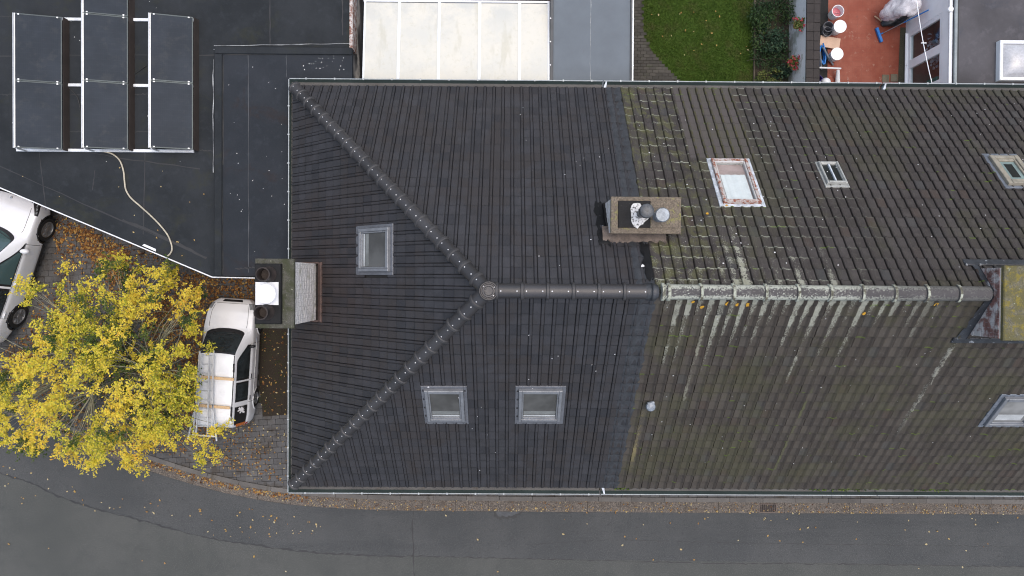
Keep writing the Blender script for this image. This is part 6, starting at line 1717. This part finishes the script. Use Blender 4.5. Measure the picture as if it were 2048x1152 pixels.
for sg in (1, -1):
    sw = c.patch('side_window', M['trim'], -0.40, 0.86, lambda u, v: sg * (4.10 + v * (1.85 - 1.75 * max(0, u - 0.35) / 0.65)), None, 0.005); c.patch('glass', M['green_glass'], -0.34, 0.58, lambda u, v: sg * (4.22 + v * (1.6 - 1.2 * max(0, u - 0.4) / 0.6)), None, 0.010, sw)
    sw = c.patch('side_window', M['trim'], -1.45, -0.46, lambda u, v: sg * (4.10 + v * (1.85 - 1.2 * max(0, 0.35 - u) / 0.35)), None, 0.005); c.patch('glass', M['car_glass'], -1.25, -0.52, lambda u, v: sg * (4.22 + v * 1.5), None, 0.010, sw)
    hl = c.patch('head_lamp', M['trim'], h - 0.52, h - 0.16, lambda u, v: sg * (3.55 + v * (1.1 + 1.6 * u)), None, 0.006)
    for k in range(3): c.patch('lamp_lens', M['lamp_glass'], h - 0.47 + 0.09 * k, h - 0.41 + 0.09 * k, lambda u, v: sg * (4.0 + 0.15 * k + v * 0.5), None, 0.012, hl, n=4, m=4)
    c.patch('rear_lamp', M['red_lamp'], -h + 0.06, -h + 0.36, lambda u, v: sg * (3.5 + v * 1.1 * (1 - 0.6 * u)), None, 0.008)
    c.patch('bumper_vent', M['trim'], h - 0.20, h - 0.06, lambda u, v: sg * (1.7 + v * 1.0), None, 0.006)
    for yy in (0.84, -0.42, -1.30): c.line('door_gap', [(yy, sg * (1.0 + 0.3 * k)) for k in range(11)], 0.006, M['trim'])
    c.line('sill_trim', [(0.85 - 0.18 * k, sg * 0.7) for k in range(10)], 0.035, M['trim'])
    c.line('waist_trim', [(0.88 - 0.2 * k, sg * 4.02) for k in range(12)], 0.010, M['alloy'])
    for yy in (-0.22, -1.12): c.line('door_handle', [(yy, sg * 3.4), (yy - 0.18, sg * 3.4)], 0.017, M['car_white'], o=0.02)
    mp = c.pt(0.66, sg * 4.2, 0.12)
    MB().lathe([(0.0, -0.10), (0.07, -0.085), (0.10, 0.0), (0.07, 0.085), (0.0, 0.10)], 14, M=Matrix.Translation(mp) @ Matrix.Rotation(0.3 * sg, 4, 'Z') @ Matrix.Diagonal((1.25, 0.75, 0.9, 1))).build('mirror', M['car_white'], CAR, smooth=True)
    for yy in (1.32, -1.28): wheel(CAR, sg * 0.885, yy, 0.34, 0.22, M['alloy'], 10)
for t in (-1, 1): c.line('bonnet_gap', [(1.1 + 0.09 * k, t * (6.2 + 0.03 * k)) for k in range(9)], 0.006, M['trim'])
across(c, 'grille', M['trim'], lambda t: (h - 0.16 - 0.06 * t * t, h - 0.04 - 0.05 * t * t), 6.4, 0.006)
MB().lathe([(0.035, 0.0), (0.03, 0.012), (0, 0.014)], 12, M=Matrix.Translation(c.pt(h - 0.25, 9, 0.002))).build('badge', M['alloy'], CAR)

# ---------------------------------------------------------------- the yellow tree
M['leaf'] = leaf_mat('autumn_leaf', [(0.0, (0.08, 0.13, 0.014)), (0.16, (0.30, 0.33, 0.03)), (0.36, (0.64, 0.57, 0.060)), (0.82, (0.82, 0.63, 0.085)), (1.0, (0.68, 0.37, 0.04))], 0.3, 0.55)
M['leaf_green'] = leaf_mat('green_leaf', [(0.0, (0.025, 0.05, 0.012)), (0.6, (0.07, 0.11, 0.022)), (1.0, (0.16, 0.19, 0.03))], 0.25, 0.8)
tb = P(298, 712, 0.1)
TREE = thing('tree', 'small autumn tree with sparse yellow leaves beside the van', 'tree', tb)
trunk = MB(); br = MB(); V, Fc = [], []; V2, F2 = [], []
top = tb + Vector((0.25, -0.05, 1.7))
trunk.tube([tb - Vector((0, 0, 0.1)), tb + Vector((0.03, 0.02, 0.5)), tb + Vector((0.15, 0, 1.1)), top], [0.13, 0.10, 0.085, 0.075], 10)
cc_ = P(214, 738, 3.4); 
tips = []
def inside_crown(px, py):
    """rough outline of the crown as seen in the photograph"""
    return inside((px, py), CR)
CR = [(0, 560), (60, 535), (110, 548), (150, 520), (180, 525), (195, 545), (240, 520), (262, 540), (300, 545), (335, 530), (365, 545), (360, 575), (400, 590), (405, 640), (420, 660), (410, 720), (430, 735), (425, 790), (470, 800), (450, 850), (425, 870), (430, 925), (400, 925), (385, 890), (350, 905), (318, 890), (300, 955), (262, 960), (250, 925), (235, 905), (185, 935), (160, 935), (150, 905), (120, 922), (95, 895), (40, 900), (0, 890), (-60, 860), (-80, 700), (-60, 600)]
LMB = []
for k in range(9):
    a = 2 * math.pi * k / 9 + random.uniform(-0.25, 0.25); r = random.uniform(0.9, 1.5)
    e = Vector((cc_.x + math.cos(a) * r, cc_.y + math.sin(a) * r, random.uniform(2.5, 3.6)))
    m1 = top.lerp(e, 0.5) + Vector((0, 0, 0.15)) + rvec() * 0.08
    pts = catmull([top, m1, e], 5); trunk.tube(pts, list(np.linspace(0.055, 0.024, len(pts))), 7); LMB.append((e, m1))
nclump = 0; tries = 0; clumps = []
while nclump < 385 and tries < 12000:
    tries += 1
    px, py = random.uniform(-70, 470), random.uniform(510, 965)
    if not inside_crown(px, py): continue
    g_ = math.sin(px * 0.021 + 1.3) * math.sin(py * 0.025 + 0.5) + 0.6 * math.sin(px * 0.053 + py * 0.041)
    edge_d = math.hypot((px - 205) / 235, (py - 738) / 225)
    if g_ < -0.17 and random.random() < 0.85: continue
    if px < 95 and 520 < py < 715 and random.random() < (0.9 if px < 45 or py < 570 else 0.6): continue
    z = 4.5 - 1.9 * edge_d ** 2 + random.uniform(-1.0, 0.35); z = min(max(z, 1.6), 4.8)
    if 400 < px and 585 < py < 850: z = random.uniform(2.3, 3.0)
    if 385 < px < 480 and 600 < py < 850 and random.random() < 0.84: continue
    p = P(px, py, z)
    if any((p - q).length < 0.22 for q in clumps): continue
    clumps.append(p); nclump += 1
for p in clumps:
    e, m1 = min(LMB, key=lambda q: (q[0] - p).length + 0.4 * (q[1] - p).length)
    s0 = e if random.random() < 0.7 else m1
    mid_ = s0.lerp(p, 0.55) + rvec() * 0.12 + Vector((0, 0, 0.08))
    br.tube(catmull([s0, mid_, p], 3), [0.020, 0.016, 0.013, 0.011, 0.008, 0.006, 0.004], 5)
    low = p.z < 2.6
    grn = (random.random() < 0.17)
    for j in range(random.randint(6, 10)):                       # leafy twigs around the tip
        d = (rvec() + Vector((p.x - cc_.x, p.y - cc_.y, 0)) * 0.25); d.z *= 0.45; d.normalize(); L = random.uniform(0.14, 0.46)
        q0 = p + rvec() * 0.05; q1 = q0 + d * L
        br.tube([q0, q1], [0.003, 0.0015], 4, cap=False)
        for i in range(random.randint(15, 22)):
            t = random.uniform(0.05, 1.05); q = q0.lerp(q1, t); sd_ = d.cross(Vector((0, 0, 1))) * random.choice((-1, 1))
            ax = d * 0.4 + sd_ * 0.9 + rvec() * 0.35
            leaf_into(V2 if grn else V, F2 if grn else Fc, q + rvec() * 0.02, random.choice((0.035, 0.048, 0.062, 0.082)) * random.uniform(0.8, 1.15), ax, Vector((0, 0, 1)) + rvec() * 0.45)
# bare and thinly leaved lower twigs
for k in range(170):
    e, m1 = random.choice(LMB); px, py = random.uniform(20, 400), random.uniform(600, 900)
    if not inside_crown(px, py): continue
    p = P(px, py, random.uniform(1.5, 3.0)); d = (p - e); L = d.length
    if L > 2.6: continue
    mid_ = e.lerp(p, 0.5) + rvec() * 0.15
    br.tube(catmull([e, mid_, p], 3), [0.010, 0.009, 0.007, 0.006, 0.005, 0.003, 0.002], 4)
    for i in range(26):
        q = mid_.lerp(p, random.random()) + rvec() * 0.10; leaf_into(V2, F2, q, random.uniform(0.05, 0.09), rvec(), Vector((0, 0, 1)) + rvec() * 0.5)
trunk.build('trunk', M['bark'], TREE, smooth=True)
br.build('twigs', M['twig'], TREE, smooth=True, kind='stuff')
leaf_mesh('crown', V, Fc, M['leaf'], TREE); leaf_mesh('green_crown', V2, F2, M['leaf_green'], TREE)

# ---------------------------------------------------------------- fallen leaves and small litter
M['fallen'] = leaf_mat('fallen_leaf', [(0.0, (0.08, 0.034, 0.014)), (0.4, (0.20, 0.085, 0.024)), (0.75, (0.32, 0.16, 0.04)), (1.0, (0.46, 0.32, 0.10))], 0.1)
M['fallen_pale'] = leaf_mat('fallen_leaf_pale', [(0.0, (0.25, 0.13, 0.04)), (0.5, (0.42, 0.29, 0.10)), (1.0, (0.50, 0.44, 0.26))], 0.1)
def scatter(n, fn, size, V, Fc):
    k = 0; t = 0
    while k < n and t < n * 30:
        t += 1; p = fn()
        if p is None: continue
        a = random.uniform(0, 6.283)
        leaf_into(V, Fc, p, size * random.uniform(0.6, 1.35), Vector((math.cos(a), math.sin(a), RNG.normal(0, 0.12))), Vector((RNG.normal(0, 0.2), RNG.normal(0, 0.2), 1)), random.uniform(0.02, 0.2)); k += 1
def px_poly(poly, z, dens=None):
    xs_ = [p[0] for p in poly]; ys_ = [p[1] for p in poly]
    def f():
        a, b = random.uniform(min(xs_), max(xs_)), random.uniform(min(ys_), max(ys_))
        if not inside((a, b), poly): return None
        if dens and random.random() > dens(a, b): return None
        return P(a, b, z + random.uniform(0.0, 0.015))
    return f
V, Fc = [], []
dens = lambda a, b: 0.15 + 0.85 * (0.5 + 0.5 * math.sin(a * 0.031 + 0.6) * math.sin(b * 0.037)) ** 2
scatter(4200, px_poly([(105, 428), (250, 480), (430, 558), (440, 600), (420, 660), (400, 840), (430, 880), (300, 900), (150, 880), (0, 800), (0, 720), (110, 560)], 0.105, dens), 0.085, V, Fc)
scatter(2300, px_poly([(425, 556), (520, 556), (520, 600), (420, 610), (400, 700), (395, 860), (330, 860), (280, 760), (300, 640), (340, 540)], 0.105), 0.085, V, Fc)
scatter(800, px_poly([(130, 440), (260, 500), (240, 560), (180, 520)], 0.105), 0.085, V, Fc)
scatter(260, px_poly([(395, 845), (500, 845), (560, 960), (300, 900)], 0.105), 0.075, V, Fc)
scatter(50, px_poly([(520, 660), (576, 660), (576, 830), (520, 830)], 0.115), 0.07, V, Fc)
def kerb_pt(s0, s1, o0, o1, z):
    def f(): a = along(random.uniform(s0, s1), random.uniform(o0, o1)); return Vector((a[0], a[1], z))
    return f
s_t = [cum[k] for k in range(len(edge)) if edge[k][0] > -16][0]
scatter(750, kerb_pt(s_t, s_h, 0.20, 0.60, 0.05), 0.075, V, Fc)
scatter(240, kerb_pt(s_h, s_r, 0.05, 0.45, 0.05), 0.05, V, Fc)
tag(leaf_mesh('leaf_litter', V, Fc, M['fallen'], None, 'stuff'), 'brown fallen leaves carpeting the pavers under the tree', 'leaves')
V, Fc = [], []
def kerb_pt(s0, s1, o0, o1, z):
    def f(): a = along(random.uniform(s0, s1), random.uniform(o0, o1)); return Vector((a[0], a[1], z))
    return f
s_t = [cum[k] for k in range(len(edge)) if edge[k][0] > -16][0]
scatter(170, kerb_pt(s_t, s_h, 0.15, 0.62, 0.05), 0.06, V, Fc)
scatter(260, kerb_pt(s_h, s_r, 0.02, 0.5, 0.05), 0.05, V, Fc)
scatter(150, kerb_pt(s_h, s_r, 0.02, 0.12, 0.045), 0.06, V, Fc)
scatter(45, px_poly([(0, 930), (300, 1000), (640, 1040), (660, 1075), (400, 1050), (180, 1030), (0, 1000)], 0.006), 0.08, V, Fc)
scatter(34, px_poly([(0, 900), (580, 1020), (2048, 1040), (2048, 1150), (0, 1150)], 0.006), 0.08, V, Fc)
scatter(30, px_poly([(1200, 1035), (2040, 1035), (2040, 1070), (1200, 1110)], 0.006), 0.075, V, Fc)
scatter(22, px_poly([(380, 1060), (480, 1080), (660, 1065), (640, 1040)], 0.006), 0.06, V, Fc)
scatter(16, px_poly([(0, 350), (430, 540), (430, 320), (0, 320)], GZ + 0.006), 0.05, V, Fc)
scatter(20, px_poly([(1290, 10), (1495, 10), (1495, 150), (1350, 150)], 0.08), 0.07, V, Fc)
scatter(110, px_poly([(430, 830), (575, 850), (575, 975), (420, 950)], 0.105), 0.06, V, Fc)
scatter(35, px_poly([(524, 665), (574, 665), (574, 830), (524, 830)], 0.125), 0.06, V, Fc)
tag(leaf_mesh('scattered_leaves', V, Fc, M['fallen_pale'], None, 'stuff'), 'single pale leaves blown over road, kerb and roofs', 'leaves')
# droppings and grit on the roofs
def specks(name, parent, gens, mat):
    mb = MB()
    for (n, fn, smin, smax, nrm) in gens:
        for _ in range(n):
            p = fn()
            if p is None: continue
            r = random.uniform(smin, smax); a0 = random.uniform(0, 6.28); z = nrm.normalized(); x = z.orthogonal().normalized(); y = z.cross(x)
            mb.add([p + (x * math.cos(a0 + 6.283 * k / 6) * r * random.uniform(0.6, 1.2) + y * math.sin(a0 + 6.283 * k / 6) * r * random.uniform(0.4, 1.1)) for k in range(6)], [tuple(range(6))])
    return mb.build(name, mat, parent, kind='stuff')
def on(pl, x0, x1, r0, r1, h=0.05): return lambda: pl.pt(random.uniform(x0, x1), random.uniform(r0, r1), h)
U3 = Vector((0, 0, 1))
def flat(a, b, c_, d_, z): return lambda: P(random.uniform(a, c_), random.uniform(b, d_), z)
specks('droppings', GAR, [(24, flat(0, 0, 430, 330, GZ + 0.006), 0.007, 0.015, U3), (22, flat(455, 110, 570, 530, UZ + 0.006), 0.008, 0.016, U3), (24, flat(600, 112, 690, 140, UZ + 0.006), 0.008, 0.020, U3)], M['white_dot'])
specks('droppings', HL, [(16, on(PN, 0, 3, 0.5, 5.5), 0.010, 0.02, PN.Z), (16, on(PS, -1, 3, 0.5, 5.5), 0.010, 0.02, PS.Z), (1, lambda: PN.pt(*PN.hit(1285, 535), 0.055), 0.05, 0.05, PN.Z), (1, lambda: PS.pt(*PS.hit(857, 770), 0.07), 0.035, 0.035, PS.Z), (1, lambda: PS.pt(*PS.hit(918, 791), 0.07), 0.035, 0.035, PS.Z)], M['white_dot'])
specks('droppings', HR, [(55, on(PN, 3.6, 9, 1.0, 5.9, 0.052), 0.010, 0.026, PN.Z), (40, on(PN, 9, 15, 0.3, 5.9, 0.052), 0.008, 0.018, PN.Z), (70, on(PS, 3.6, 14, 1.0, 5.9, 0.052), 0.008, 0.018, PS.Z)], M['white_dot'])
yl = plain('yellow_lichen', (0.48, 0.26, 0.02), 0.9, 0, 0.3, 20, 60)
specks('lichen_spots', HR, [(1, (lambda a, b: (lambda: PS.pt(*PS.hit(a, b, 0.06), 0.06)))(a, b), 0.05, 0.085, PS.Z) for a, b in ((1387, 601), (1405, 611), (1456, 604), (1476, 606), (1497, 606), (1730, 624), (1874, 606))] + [(3, on(PN, 3.6, 6.0, 2.0, 5.0, 0.055), 0.025, 0.045, PN.Z)], yl)
# moss and weeds in the street gutter
V, Fc = [], []
for k in range(520):
    a, b = random.choice(((1620, 1735), (1620, 1735), (1230, 1260), (1830, 1900))); q = P(random.uniform(a, b), 978, EZ)
    leaf_into(V, Fc, Vector((q.x, -HW - random.uniform(-0.03, 0.10), EZ - 0.10 + random.uniform(0, 0.05))), random.uniform(0.03, 0.07), rvec() + Vector((0, 0, 0.5)), U3)
leaf_mesh('gutter_moss', V, Fc, leaf_mat('gutter_moss', [(0.0, (0.03, 0.05, 0.01)), (0.6, (0.08, 0.13, 0.02)), (1.0, (0.16, 0.22, 0.03))], 0.1), HR, kind='stuff')
